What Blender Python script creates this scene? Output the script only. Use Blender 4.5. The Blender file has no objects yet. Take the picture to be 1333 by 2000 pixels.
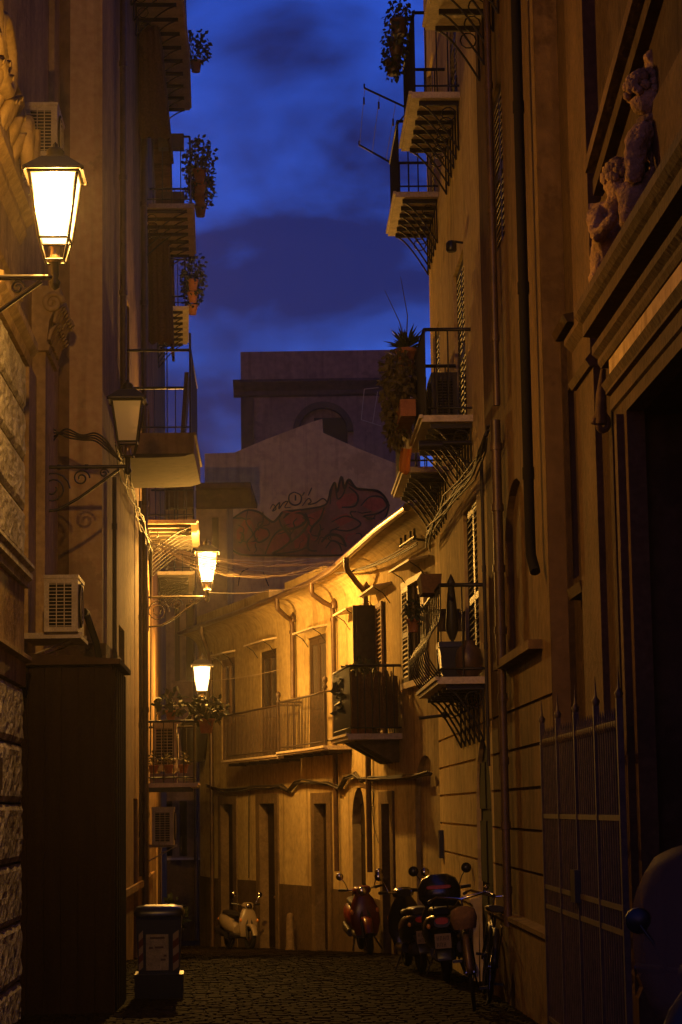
import bpy, math, random
from mathutils import Vector, Matrix
random.seed(7)
rnd = random.uniform
PI = math.pi
SC = bpy.context.scene
COL = SC.collection

# ------------------------------------------------------------------ camera
F = 4200.0; CX, CY = 666.5, 1000.0
PITCH = math.atan(579.0/F); ROLL = 0.015
EYE = Vector((0, 0, 1.6))
FW = Vector((0, math.cos(PITCH), math.sin(PITCH)))
U0 = Vector((0, -math.sin(PITCH), math.cos(PITCH))); R0 = Vector((1, 0, 0))
RT = R0*math.cos(ROLL) - U0*math.sin(ROLL); UP = U0*math.cos(ROLL) + R0*math.sin(ROLL)
cd = bpy.data.cameras.new('camera'); cam = bpy.data.objects.new('camera', cd); COL.objects.link(cam)
m = Matrix.Identity(4)
for i in range(3):
    m[i][0] = RT[i]; m[i][1] = UP[i]; m[i][2] = -FW[i]; m[i][3] = EYE[i]
cam.matrix_world = m
cd.sensor_fit = 'VERTICAL'; cd.sensor_height = 36.0; cd.sensor_width = 24.0
cd.lens = F*36.0/2000.0; cd.clip_end = 2000; cd.clip_start = 0.1
SC.camera = cam

# ------------------------------------------------------------------ dusk sky
w = bpy.data.worlds.new('World'); SC.world = w; w.use_nodes = True
nt = w.node_tree; nt.nodes.clear()
def N(t, **k):
    n = nt.nodes.new(t)
    for a, b in k.items(): setattr(n, a, b)
    return n
out = N('ShaderNodeOutputWorld'); bg = N('ShaderNodeBackground')
sky = N('ShaderNodeTexSky', sky_type='NISHITA', sun_disc=False)
sky.sun_elevation = math.radians(2.0); sky.sun_rotation = math.radians(200); sky.air_density = 1.0; sky.ozone_density = 4.0
tint = N('ShaderNodeMix', data_type='RGBA', blend_type='MULTIPLY'); tint.inputs[0].default_value = 1
tint.inputs[7].default_value = (0.37, 0.355, 1.0, 1)
tc = N('ShaderNodeTexCoord'); mp = N('ShaderNodeMapping'); mp.inputs['Scale'].default_value = (1.0, 1.0, 1.9)
mp.inputs['Location'].default_value = (0.31, 0.0, 0.085)
nz = N('ShaderNodeTexNoise'); nz.inputs['Scale'].default_value = 7.5; nz.inputs['Detail'].default_value = 6; nz.inputs['Roughness'].default_value = 0.52
nz.inputs['Distortion'].default_value = 0.25
rp = N('ShaderNodeValToRGB'); rp.color_ramp.elements[0].position = 0.41; rp.color_ramp.elements[1].position = 0.62
rp.color_ramp.elements[0].color = (0, 0, 0, 1); rp.color_ramp.elements[1].color = (1, 1, 1, 1)
cl = N('ShaderNodeMix', data_type='RGBA', blend_type='MULTIPLY'); cl.inputs[7].default_value = (0.45, 0.20, 0.20, 1)
L = nt.links.new
L(sky.outputs[0], tint.inputs[6]); L(tc.outputs['Generated'], mp.inputs[0]); L(mp.outputs[0], nz.inputs['Vector'])
L(nz.outputs[0], rp.inputs[0]); L(rp.outputs[0], cl.inputs[0]); L(tint.outputs[2], cl.inputs[6]); L(cl.outputs[2], bg.inputs[0])
bg.inputs[1].default_value = 0.13; L(bg.outputs[0], out.inputs[0])
SC.view_settings.view_transform = 'Standard'; SC.view_settings.look = 'None'
SC.view_settings.exposure = 1.75; SC.view_settings.gamma = 1.0
LAMP_W = 420.0; LAMP_C = (1.0, 0.47, 0.075)

# ------------------------------------------------------------------ pixel helpers (photo 1333 x 2000)
def ray(px, py): return FW + RT*((px-CX)/F) - UP*((py-CY)/F)
def hz(px): return 1579.0 - (px-CX)*ROLL
def plan(px, d):
    v = ray(px, hz(px)); return (v.x/v.y*d, d)
def at(px, py, d):
    v = ray(px, py); return EYE + v*(d/v.y)
PROF = [(-60, .9), (0, 1.6), (18, 1.82), (24, 1.93), (31.5, 2.12), (42, 2.69), (50, 3.08), (64, 3.7), (400, 5)]
def gz(Y):
    for (a, p), (b, q) in zip(PROF, PROF[1:]):
        if Y <= b: return 1.6-(p+(q-p)*(Y-a)/(b-a))
    return 1.6-PROF[-1][1]
def onground(px, py):
    d = 20.0
    v = ray(px, py)
    for _ in range(60):
        d = (gz(d)-1.6)/(v.z/v.y)
    p = at(px, py, d); return Vector((p.x, p.y, gz(p.y)))

# ------------------------------------------------------------------ materials
MATS = {}
def mat(name, col, rough=0.8, metal=0.0, col2=None, scale=3.0, bump=0.0, bscale=30.0, stretch=1.0, spec=None, alpha_trans=0.0, coords='Object'):
    if name in MATS: return MATS[name]
    M = bpy.data.materials.new(name); M.use_nodes = True; t = M.node_tree; b = t.nodes['Principled BSDF']
    b.inputs['Roughness'].default_value = rough; b.inputs['Metallic'].default_value = metal
    b.inputs['Specular IOR Level'].default_value = spec if spec is not None else (.08 if rough >= .8 else .3)
    co = t.nodes.new('ShaderNodeTexCoord')
    geo = t.nodes.new('ShaderNodeNewGeometry')
    mpn = t.nodes.new('ShaderNodeMapping'); mpn.inputs['Scale'].default_value = (1, 1, stretch)
    t.links.new(geo.outputs['Position'], mpn.inputs[0])
    if col2:
        n1 = t.nodes.new('ShaderNodeTexNoise'); n1.inputs['Scale'].default_value = scale; n1.inputs['Detail'].default_value = 8; n1.inputs['Roughness'].default_value = .62
        t.links.new(mpn.outputs[0], n1.inputs['Vector'])
        r = t.nodes.new('ShaderNodeValToRGB'); r.color_ramp.elements[0].position = .35; r.color_ramp.elements[1].position = .66
        r.color_ramp.elements[0].color = (*col2, 1); r.color_ramp.elements[1].color = (*col, 1)
        t.links.new(n1.outputs[0], r.inputs[0])
        n3 = t.nodes.new('ShaderNodeTexNoise'); n3.inputs['Scale'].default_value = scale*9; n3.inputs['Detail'].default_value = 4
        t.links.new(geo.outputs['Position'], n3.inputs['Vector'])
        mx = t.nodes.new('ShaderNodeMix'); mx.data_type = 'RGBA'; mx.blend_type = 'OVERLAY'; mx.inputs[0].default_value = .45
        t.links.new(r.outputs[0], mx.inputs[6]); t.links.new(n3.outputs[0], mx.inputs[7]); 
        last = mx.outputs[2]
        if rough >= .85:
            n4 = t.nodes.new('ShaderNodeTexNoise'); n4.inputs['Scale'].default_value = .75; n4.inputs['Detail'].default_value = 11; n4.inputs['Roughness'].default_value = .66
            t.links.new(geo.outputs['Position'], n4.inputs['Vector'])
            r4 = t.nodes.new('ShaderNodeValToRGB'); r4.color_ramp.elements[0].position = .575; r4.color_ramp.elements[1].position = .61
            t.links.new(n4.outputs[0], r4.inputs[0])
            m4 = t.nodes.new('ShaderNodeMix'); m4.data_type = 'RGBA'; m4.inputs[7].default_value = (col2[0]*.72, col2[1]*.70, col2[2]*.68, 1)
            sc4 = t.nodes.new('ShaderNodeMath'); sc4.operation = 'MULTIPLY'; sc4.inputs[1].default_value = .65; t.links.new(r4.outputs[0], sc4.inputs[0])
            t.links.new(sc4.outputs[0], m4.inputs[0]); t.links.new(last, m4.inputs[6])
            mp5 = t.nodes.new('ShaderNodeMapping'); mp5.inputs['Scale'].default_value = (5, 5, .3); t.links.new(geo.outputs['Position'], mp5.inputs[0])
            n5 = t.nodes.new('ShaderNodeTexNoise'); n5.inputs['Scale'].default_value = 1.0; n5.inputs['Detail'].default_value = 5; t.links.new(mp5.outputs[0], n5.inputs['Vector'])
            r5 = t.nodes.new('ShaderNodeValToRGB'); r5.color_ramp.elements[0].position = .52; r5.color_ramp.elements[0].color = (1, 1, 1, 1); r5.color_ramp.elements[1].position = .78; r5.color_ramp.elements[1].color = (.42, .38, .34, 1)
            t.links.new(n5.outputs[0], r5.inputs[0])
            m5 = t.nodes.new('ShaderNodeMix'); m5.data_type = 'RGBA'; m5.blend_type = 'MULTIPLY'; m5.inputs[0].default_value = .8
            t.links.new(m4.outputs[2], m5.inputs[6]); t.links.new(r5.outputs[0], m5.inputs[7]); last = m5.outputs[2]
        t.links.new(last, b.inputs['Base Color'])
    else: b.inputs['Base Color'].default_value = (*col, 1)
    if bump:
        n2 = t.nodes.new('ShaderNodeTexNoise'); n2.inputs['Scale'].default_value = bscale; n2.inputs['Detail'].default_value = 6
        t.links.new(geo.outputs['Position'], n2.inputs['Vector'])
        bp = t.nodes.new('ShaderNodeBump'); bp.inputs['Strength'].default_value = bump; bp.inputs['Distance'].default_value = .03
        t.links.new(n2.outputs[0], bp.inputs['Height']); t.links.new(bp.outputs[0], b.inputs['Normal'])
    MATS[name] = M; return M
P_C = mat('plaster_cream', (.42, .33, .17), .9, 0, (.34, .26, .13), .9, .25, 14, .7)
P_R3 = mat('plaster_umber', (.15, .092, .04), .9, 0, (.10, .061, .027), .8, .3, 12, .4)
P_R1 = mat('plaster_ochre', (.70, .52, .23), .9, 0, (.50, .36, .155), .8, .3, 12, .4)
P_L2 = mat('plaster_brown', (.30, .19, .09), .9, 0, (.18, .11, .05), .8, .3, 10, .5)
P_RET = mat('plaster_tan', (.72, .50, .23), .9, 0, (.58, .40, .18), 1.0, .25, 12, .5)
P_E = mat('plaster_dun', (.34, .23, .12), .9, 0, (.22, .14, .075), .7, .2, 10, .6)
P_G = mat('plaster_gable', (.60, .38, .14), .9, 0, (.5, .31, .115), .5, .2, 8, .7)
P_T = mat('stone_tower', (.26, .15, .085), .9, 0, (.18, .10, .06), .5, .2, 8, .7)
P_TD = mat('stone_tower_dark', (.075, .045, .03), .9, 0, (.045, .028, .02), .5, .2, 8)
ST1 = mat('stone_sand', (.52, .37, .18), .85, 0, (.32, .22, .11), 1.4, .5, 16, .6)
STW = mat('stone_white', (.78, .74, .66), .9, 0, (.45, .41, .34), 5, .9, 22)
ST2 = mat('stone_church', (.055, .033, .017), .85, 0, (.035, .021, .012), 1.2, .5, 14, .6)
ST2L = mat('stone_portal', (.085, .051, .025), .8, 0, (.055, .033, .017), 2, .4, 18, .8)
STAT = mat('stone_statue', (.30, .18, .085), .8, 0, (.13, .08, .04), 7, .7, 40)
DADO = mat('dado_grey', (.10, .068, .04), .9, 0, (.06, .04, .025), 1.3, .4, 14)
SURR = mat('door_surround_stone', (.15, .105, .062), .85, 0, (.09, .062, .038), 2, .3, 20)
IRON = mat('iron_black', (.018, .015, .013), .45, .4, spec=.5)
IRONR = mat('iron_rust', (.07, .042, .026), .6, .3, (.03, .02, .014), 12, spec=.5)
PIPE = mat('pipe_brown', (.10, .055, .03), .45, .2, (.05, .03, .018), 5, spec=.5)
PIPEB = mat('pipe_black', (.010, .008, .007), .85)
COPPER = mat('gutter_metal', (.32, .22, .14), .32, .8, (.2, .13, .08), 6)
WOOD = mat('wood_brown', (.055, .032, .018), .55, 0, (.03, .018, .01), 9, .3, 40, .1)
WOODL = mat('wood_frame_light', (.20, .12, .065), .55, 0, (.12, .07, .04), 9, .3, 40, .1)
SHUT = mat('shutter_dark', (.045, .034, .024), .5, 0, (.025, .018, .013), 8)
DARK = mat('dark_interior', (.012, .01, .008), .9)
SLAB = mat('marble_slab', (.62, .52, .38), .6, 0, (.42, .34, .24), 4, .2, 20)
AWN = mat('awning_cloth', (.15, .082, .04), .95, 0, (.10, .055, .028), 3, .3, 40, .2)
ACW = mat('ac_white', (.46, .39, .28), .6, 0, (.33, .27, .19), 6)
TERRA = mat('terracotta', (.42, .17, .08), .8, 0, (.28, .11, .05), 9, .2, 40)
LEAF = mat('leaf_green', (.038, .05, .014), .6, 0, (.02, .028, .009), 14, spec=.4)
LEAFD = mat('leaf_dry', (.14, .11, .035), .7, 0, (.07, .055, .02), 14)
BLK = mat('plastic_black', (.012, .012, .013), .35, spec=.5)
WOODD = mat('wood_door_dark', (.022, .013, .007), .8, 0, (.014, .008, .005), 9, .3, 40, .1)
BASE_ = mat('roof_felt_dark', (.05, .03, .018), .9, 0, (.03, .018, .011), 2)
TYRE = mat('tyre_rubber', (.014, .013, .012), .8)
CHROME = mat('chrome', (.6, .58, .55), .18, 1.0)
PWHITE = mat('paint_cream', (.22, .17, .11), .35, spec=.5)
PRED = mat('paint_red', (.10, .009, .006), .3, spec=.5)
PBLK = mat('paint_black', (.01, .01, .012), .2, spec=.7)
SEAT = mat('seat_vinyl', (.02, .017, .015), .5)
REDL = mat('tail_light_red', (.3, .02, .015), .2, spec=.6)
AMB = mat('indicator_amber', (.6, .22, .03), .2, spec=.6)
PLATE = mat('plate_white', (.2, .14, .1), .8)
INK = mat('ink_dark', (.05, .03, .03), .7)
PAPER = mat('paper_white', (.2, .16, .12), .9, 0, (.13, .105, .08), 8)
CLOTH = mat('cloth_cream', (.8, .72, .55), .9); CLOTHO = mat('cloth_orange', (.62, .22, .05), .9)
WIRE = mat('wire_grey', (.32, .25, .17), .6); WIREB = mat('wire_dark', (.04, .032, .025), .6)
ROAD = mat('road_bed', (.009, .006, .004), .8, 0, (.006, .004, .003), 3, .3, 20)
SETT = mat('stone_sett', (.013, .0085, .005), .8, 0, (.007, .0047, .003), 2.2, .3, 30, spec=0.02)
GRR = mat('graffiti_red', (.38, .06, .035), .9, 0, (.25, .045, .03), 1)
GRM = mat('graffiti_maroon', (.30, .11, .065), .9, 0, (.14, .045, .03), .7)
GRB = mat('graffiti_black', (.012, .01, .012), .9)
SIGNB = mat('plastic_blue_dark', (.02, .02, .03), .4)
STRW = mat('reflector_white', (.14, .10, .07), .7); STRR = mat('reflector_red', (.05, .009, .006), .7)
WALNUT = mat('roof_tile', (.20, .11, .065), .9, 0, (.10, .06, .04), 4, .5, 20)
def glow_mat(name, col, st, tr):
    M = bpy.data.materials.new(name); M.use_nodes = True; t = M.node_tree; t.nodes.clear()
    o = t.nodes.new('ShaderNodeOutputMaterial'); e = t.nodes.new('ShaderNodeEmission'); x = t.nodes.new('ShaderNodeBsdfTransparent'); k = t.nodes.new('ShaderNodeMixShader')
    e.inputs[0].default_value = (*col, 1); e.inputs[1].default_value = st; k.inputs[0].default_value = 1-tr
    t.links.new(x.outputs[0], k.inputs[1]); t.links.new(e.outputs[0], k.inputs[2]); t.links.new(k.outputs[0], o.inputs[0]); return M
LIT = glow_mat('lit_glass', (1, .66, .24), 3.0, .55)
BULB = glow_mat('lit_bulb', (1, .75, .35), 30, 0)
def glass_mat(name, col, fac):
    M = bpy.data.materials.new(name); M.use_nodes = True; t = M.node_tree; b = t.nodes['Principled BSDF']
    b.inputs['Base Color'].default_value = (*col, 1); b.inputs['Roughness'].default_value = .25
    o = t.nodes['Material Output']; x = t.nodes.new('ShaderNodeBsdfTransparent'); k = t.nodes.new('ShaderNodeMixShader'); k.inputs[0].default_value = fac
    t.links.new(x.outputs[0], k.inputs[1]); t.links.new(b.outputs[0], k.inputs[2]); t.links.new(k.outputs[0], o.inputs[0]); return M
FROST = glass_mat('frosted_glass', (.55, .45, .32), .55)
WGLASS = mat('window_glass', (.09, .075, .065), .12, spec=.7)
SCREEN = glass_mat('windscreen_plastic', (.10, .05, .025), .6); SCREEN.node_tree.nodes['Principled BSDF'].inputs['Roughness'].default_value = .6; SCREEN.node_tree.nodes['Principled BSDF'].inputs['Specular IOR Level'].default_value = .15

# ------------------------------------------------------------------ objects
def empty(name, loc, label, cat, group=None):
    o = bpy.data.objects.new(name, None); COL.objects.link(o); o.location = loc; o.empty_display_size = .2
    o['label'] = label; o['category'] = cat
    if group: o['group'] = group
    o['_w'] = list(loc); return o
def wloc(o):
    return Vector(o['_w']) if o is not None and '_w' in o.keys() else Vector((0, 0, 0))
def tag(o, label, cat, group=None):
    o['label'] = label; o['category'] = cat
    if group: o['group'] = group
    return o
class MB:
    def __init__(s): s.v = []; s.f = []; s.sm = []; s.mi = []
    def add(s, vs, fs, smooth=False, mi=0):
        b = len(s.v); s.v += [Vector(x) for x in vs]
        for f in fs: s.f.append([i+b for i in f]); s.sm.append(smooth); s.mi.append(mi)
        return s
    def hexa(s, p):  # p: 4 bottom, 4 top
        return s.add(p, [(3, 2, 1, 0), (4, 5, 6, 7), (0, 1, 5, 4), (1, 2, 6, 5), (2, 3, 7, 6), (3, 0, 4, 7)])
    def box(s, a, b):
        x0, y0, z0 = a; x1, y1, z1 = b
        return s.hexa([(x0, y0, z0), (x1, y0, z0), (x1, y1, z0), (x0, y1, z0), (x0, y0, z1), (x1, y0, z1), (x1, y1, z1), (x0, y1, z1)])
    def tube(s, path, r, n=6, cap=True):
        P = [Vector(p) for p in path]; R = r if isinstance(r, (list, tuple)) else [r]*len(P)
        vs = []; ref = None
        for i, p in enumerate(P):
            t = (P[min(i+1, len(P)-1)]-P[max(i-1, 0)])
            t = t.normalized() if t.length > 1e-9 else Vector((0, 0, 1))
            if ref is None: ref = Vector((1, 0, 0)) if abs(t.x) < .8 else Vector((0, 1, 0))
            a = t.cross(ref); a = a.normalized() if a.length > 1e-6 else t.orthogonal().normalized()
            b = t.cross(a).normalized(); ref = a.cross(t)
            for k in range(n):
                q = 2*PI*k/n; vs.append(p+(a*math.cos(q)+b*math.sin(q))*R[i])
        fs = [(i*n+k, i*n+(k+1) % n, (i+1)*n+(k+1) % n, (i+1)*n+k) for i in range(len(P)-1) for k in range(n)]
        s.add(vs, fs, True)
        if cap: s.add(vs[:n], [tuple(range(n))[::-1]]); s.add(vs[-n:], [tuple(range(n))])
        return s
    def lathe(s, c, prof, n=16, ax=None):
        c = Vector(c); ax = Vector(ax or (0, 0, 1)).normalized(); a = ax.orthogonal().normalized(); b = ax.cross(a)
        vs = [c+ax*z+(a*math.cos(2*PI*k/n)+b*math.sin(2*PI*k/n))*r for r, z in prof for k in range(n)]
        fs = [(i*n+k, i*n+(k+1) % n, (i+1)*n+(k+1) % n, (i+1)*n+k) for i in range(len(prof)-1) for k in range(n)]
        s.add(vs, fs, True)
        if prof[0][0] > 1e-4: s.add(vs[:n], [tuple(range(n))[::-1]])
        if prof[-1][0] > 1e-4: s.add(vs[-n:], [tuple(range(n))])
        return s
    def ball(s, c, r, n=10, sc=(1, 1, 1)):
        c = Vector(c); vs = []; mrow = n//2+1
        for i in range(mrow):
            a = PI*i/(mrow-1)
            for k in range(n):
                q = 2*PI*k/n; vs.append(c+Vector((r*sc[0]*math.sin(a)*math.cos(q), r*sc[1]*math.sin(a)*math.sin(q), r*sc[2]*math.cos(a))))
        fs = [(i*n+k, (i+1)*n+k, (i+1)*n+(k+1) % n, i*n+(k+1) % n) for i in range(mrow-1) for k in range(n)]
        return s.add(vs, fs, True)
    def loft(s, secs, n=14, e=2.6):
        """secs: (centre, x-axis*halfwidth, up-axis*halfheight)"""
        vs = []
        for c, ax, up in secs:
            c, ax, up = Vector(c), Vector(ax), Vector(up)
            for k in range(n):
                q = 2*PI*k/n; cs, sn = math.cos(q), math.sin(q)
                vs.append(c+ax*(abs(cs)**(2/e))*(1 if cs > 0 else -1)+up*(abs(sn)**(2/e))*(1 if sn > 0 else -1))
        fs = [(i*n+k, i*n+(k+1) % n, (i+1)*n+(k+1) % n, (i+1)*n+k) for i in range(len(secs)-1) for k in range(n)]
        s.add(vs, fs, True); s.add(vs[:n], [tuple(range(n))[::-1]]); s.add(vs[-n:], [tuple(range(n))]); return s
    def mesh(s, name, mats, off=Vector((0, 0, 0))):
        me = bpy.data.meshes.new(name); me.from_pydata([tuple(x-off) for x in s.v], [], s.f)
        for mm in (mats if isinstance(mats, (list, tuple)) else [mats]): me.materials.append(mm)
        me.polygons.foreach_set('use_smooth', s.sm); me.polygons.foreach_set('material_index', s.mi); me.update(); return me
    def build(s, name, mats, parent=None, base=None):
        """vertices are world coordinates when the parent is a world-placed thing"""
        off = wloc(parent) if parent is not None else Vector(base or (0, 0, 0))
        o = bpy.data.objects.new(name, s.mesh(name, mats, off)); COL.objects.link(o)
        if parent is not None: o.parent = parent; o['_w'] = list(off)
        else: o.location = off; o['_w'] = list(off)
        return o
def put(name, me, loc, parent, rot=(0, 0, 0)):
    o = bpy.data.objects.new(name, me); COL.objects.link(o); o.parent = parent; o.location = Vector(loc)-wloc(parent); o.rotation_euler = rot; return o
def struct(o): o['kind'] = 'structure'; return o

# ------------------------------------------------------------------ walls (plan polyline, left to right as the viewer faces it)
class Wall:
    def __init__(s, pts):
        s.p = [Vector((a, b)) for a, b in pts]; s.c = [0.0]
        for a, b in zip(s.p, s.p[1:]): s.c.append(s.c[-1]+(b-a).length)
        s.len = s.c[-1]; sn = []
        for a, b in zip(s.p, s.p[1:]):
            d = (b-a).normalized(); sn.append(Vector((d.y, -d.x)))
        s.n = [sn[0]]+[(sn[i]+sn[i+1]).normalized() for i in range(len(sn)-1)]+[sn[-1]]
    def seg(s, x):
        for i in range(len(s.p)-2):
            if x < s.c[i+1]: return i
        return len(s.p)-2
    def P(s, x, o, z):
        i = s.seg(x); t = (x-s.c[i])/(s.c[i+1]-s.c[i]); tt = min(max(t, 0), 1)
        q = s.p[i].lerp(s.p[i+1], t) if 0 <= t <= 1 else s.p[i]+(s.p[i+1]-s.p[i])*t
        n = s.n[i].lerp(s.n[i+1], tt).normalized(); return Vector((q.x+n.x*o, q.y+n.y*o, z))
    def nrm(s, x):
        a = s.P(x, 0, 0); b = s.P(x, 1, 0); return b-a
    def dir(s, x):
        i = s.seg(x); d = (s.p[i+1]-s.p[i]).normalized(); return Vector((d.x, d.y, 0))
    def hit(s, px, py, o=0.0):
        v = ray(px, py); best = None
        for i in range(len(s.p)-1):
            a = s.p[i]+s.n[i]*o; b = s.p[i+1]+s.n[i+1]*o; d = b-a
            det = v.x*(-d.y)+v.y*d.x
            if abs(det) < 1e-9: continue
            t = (a.x*(-d.y)+a.y*d.x)/det; u = (v.x*a.y-v.y*a.x)/det
            lo = -1e9 if i == 0 else -1e-6; hi = 1e9 if i == len(s.p)-2 else 1+1e-6
            if t > 0 and lo <= u <= hi and (best is None or t < best[0]): best = (t, s.c[i]+u*(s.c[i+1]-s.c[i]), EYE.z+v.z*t)
        return best[1], best[2]
    def sY(s, Y):
        for i in range(len(s.p)-1):
            a, b = s.p[i], s.p[i+1]
            if abs(b.y-a.y) > 1e-6 and (min(a.y, b.y)-1e-6 <= Y <= max(a.y, b.y)+1e-6): return s.c[i]+(Y-a.y)/(b.y-a.y)*(s.c[i+1]-s.c[i])
        a, b = (s.p[0], s.p[1]) if abs(Y-s.p[0].y) < abs(Y-s.p[-1].y) else (s.p[-2], s.p[-1])
        i = 0 if a is s.p[0] else len(s.p)-2
        return s.c[i]+(Y-a.y)/(b.y-a.y)*(s.c[i+1]-s.c[i])
    def cuts(s, a, b):
        return [a]+[c for c in s.c if a+1e-4 < c < b-1e-4]+[b]
    def bx(s, mb, x0, x1, o0, o1, z0, z1):
        if x0 > x1: x0, x1 = x1, x0
        cs = s.cuts(x0, x1)
        for a, b in zip(cs, cs[1:]):
            mb.hexa([s.P(a, o1, z0), s.P(b, o1, z0), s.P(b, o0, z0), s.P(a, o0, z0), s.P(a, o1, z1), s.P(b, o1, z1), s.P(b, o0, z1), s.P(a, o0, z1)])
        return mb
    def mould(s, mb, x0, x1, prof, capends=True):
        """prof: list of (o, z) swept along the wall"""
        if x0 > x1: x0, x1 = x1, x0
        cs = s.cuts(x0, x1); n = len(prof); vs = [s.P(c, o, z) for c in cs for o, z in prof]
        fs = [(i*n+k, (i+1)*n+k, (i+1)*n+k+1, i*n+k+1) for i in range(len(cs)-1) for k in range(n-1)]
        mb.add(vs, fs)
        if capends: mb.add(vs[:n], [tuple(range(n))]); mb.add(vs[-n:], [tuple(range(n))[::-1]])
        return mb
    def wall(s, mb, x0, x1, z0, z1, ops=()):
        """front face with openings; ops: dict s0,s1,z0,z1,depth,arch"""
        xs = sorted(set([round(c, 5) for c in s.cuts(x0, x1)]+[round(v, 5) for o in ops for v in (o['s0'], o['s1']) if x0 < v < x1]))
        zs = sorted(set([z0, z1]+[round(v, 5) for o in ops for v in (o['z0'], o['z1']) if z0 < v < z1]))
        xs = [x for i, x in enumerate(xs) if i == 0 or x-xs[i-1] > 1e-4]
        for a, b in zip(xs, xs[1:]):
            for c, d in zip(zs, zs[1:]):
                mx, mz = (a+b)/2, (c+d)/2
                if any(o['s0'] < mx < o['s1'] and o['z0'] < mz < o['z1'] for o in ops): continue
                mb.add([s.P(a, 0, c), s.P(b, 0, c), s.P(b, 0, d), s.P(a, 0, d)], [(0, 1, 2, 3)])
        for o in ops:
            a, b, c, d, q = o['s0'], o['s1'], max(o['z0'], z0), min(o['z1'], z1), -o.get('depth', .25)
            if o.get('arch'):
                r = (b-a)/2; rz = r*o.get('ratio', 1.0); sp = d-rz; K = 12
                A = [(a+r-r*math.cos(PI*k/K), sp+rz*math.sin(PI*k/K)) for k in range(K+1)]
                for k in range(K):
                    (u, v), (u2, v2) = A[k], A[k+1]
                    cx = a if k < K//2 else b
                    mb.add([s.P(u, 0, v), s.P(cx, 0, d), s.P(u2, 0, v2)], [(0, 2, 1)])
                    mb.add([s.P(u, 0, v), s.P(u2, 0, v2), s.P(u2, q, v2), s.P(u, q, v)], [(0, 1, 2, 3)])
                mid = A[K//2]; mb.add([s.P(a, 0, d), s.P(b, 0, d), s.P(mid[0], 0, mid[1])], [(0, 2, 1)])
                top = sp
            else:
                top = d; mb.add([s.P(a, 0, d), s.P(b, 0, d), s.P(b, q, d), s.P(a, q, d)], [(0, 1, 2, 3)])
            mb.add([s.P(a, 0, c), s.P(a, 0, top), s.P(a, q, top), s.P(a, q, c)], [(0, 1, 2, 3)])
            mb.add([s.P(b, 0, c), s.P(b, q, c), s.P(b, q, top), s.P(b, 0, top)], [(0, 1, 2, 3)])
            if c > z0+1e-4: mb.add([s.P(a, 0, c), s.P(a, q, c), s.P(b, q, c), s.P(b, 0, c)], [(0, 1, 2, 3)])
            if o.get('back'): mb.add([s.P(a, q, c), s.P(b, q, c), s.P(b, q, d), s.P(a, q, d)], [(0, 1, 2, 3)])
        return mb
def body(root, wl, x0, x1, z0, z1, depth, mt, name='rear_block', gap=.42):
    mb = MB(); wl.bx(mb, x0, x1, -depth, -gap, z0, z1); return mb.build(name, mt, root)
def op(wl, pa, pb, z0, z1, **k):
    d = dict(s0=min(pa, pb), s1=max(pa, pb), z0=z0, z1=z1); d.update(k); return d

# ------------------------------------------------------------------ balcony
BARC = {}
def bar_mesh(h, r, mt):
    k = (round(h, 3), r, mt.name)
    if k not in BARC:
        mb = MB(); mb.tube([(0, 0, 0), (0, 0, h)], r, 5); BARC[k] = mb.mesh('bar', mt)
    return BARC[k]
def balcony(root, wl, x0, x1, outw, z, th=.07, rail=1.0, gap=.13, slab=SLAB, iron=IRON, nbr=6, strut=.55, belly=0.0, name='balcony', bar_r=.009, ring=True):
    if x0 > x1: x0, x1 = x1, x0
    mb = MB(); wl.bx(mb, x0, x1, -.05, outw, z-th, z); wl.bx(mb, x0-.02, x1+.02, outw-.01, outw+.03, z-.035, z+.004)
    b = mb.build(name, slab, root)
    i = .05; top = z+rail; low = z+.09
    def ln(zz): return [wl.P(x0+i, 0.0, zz)]+[wl.P(c, outw-i, zz) for c in wl.cuts(x0+i, x1-i)]+[wl.P(x1-i, 0.0, zz)]
    h = MB(); h.tube(ln(top), .022, 6); h.build('handrail', iron, b)
    h = MB(); h.tube(ln(low), .013, 5); h.build('bottom_rail', iron, b)
    bm = bar_mesh(rail, bar_r, iron)
    n = max(2, int((x1-x0-2*i)/gap))
    for k in range(n+1):
        s_ = x0+i+(x1-x0-2*i)*k/n
        if belly:
            m2 = MB(); m2.tube([wl.P(s_, outw-i+belly*math.sin(PI*min(1, t/.62))**1.0*(1 if t < .62 else 0), z+t*rail) for t in [j/10 for j in range(11)]], bar_r, 5); m2.build('bar', iron, b)
        else: put('bar', bm, wl.P(s_, outw-i, z), b)
    m_ = max(2, int((outw-i)/gap))
    for sx in (x0+i, x1-i):
        for k in range(1, m_): put('bar', bm, wl.P(sx, (outw-i)*k/m_, z), b)
    for k in range(nbr):
        s_ = x0+.12+(x1-x0-.24)*k/max(1, nbr-1); m2 = MB(); zz = z-th-.002
        wl.bx(m2, s_-.022, s_+.022, 0.005, outw-.1, zz-.055, zz)
        if strut:
            m2.tube([wl.P(s_, (outw-.14)*(1-t)+.02*t, zz-.05-strut*(t**1.35)) for t in [j/6 for j in range(7)]], .013, 5)
            if ring:
                r = .085; m2.tube([wl.P(s_, .13+r*math.cos(q), zz-.16+r*math.sin(q)) for q in [2*PI*j/10 for j in range(11)]], .008, 4)
            m2.tube([wl.P(s_, .02, zz-.05), wl.P(s_, .02, zz-.06-strut)], .012, 4)
        m2.build('bracket', iron, b)
    return b
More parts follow.
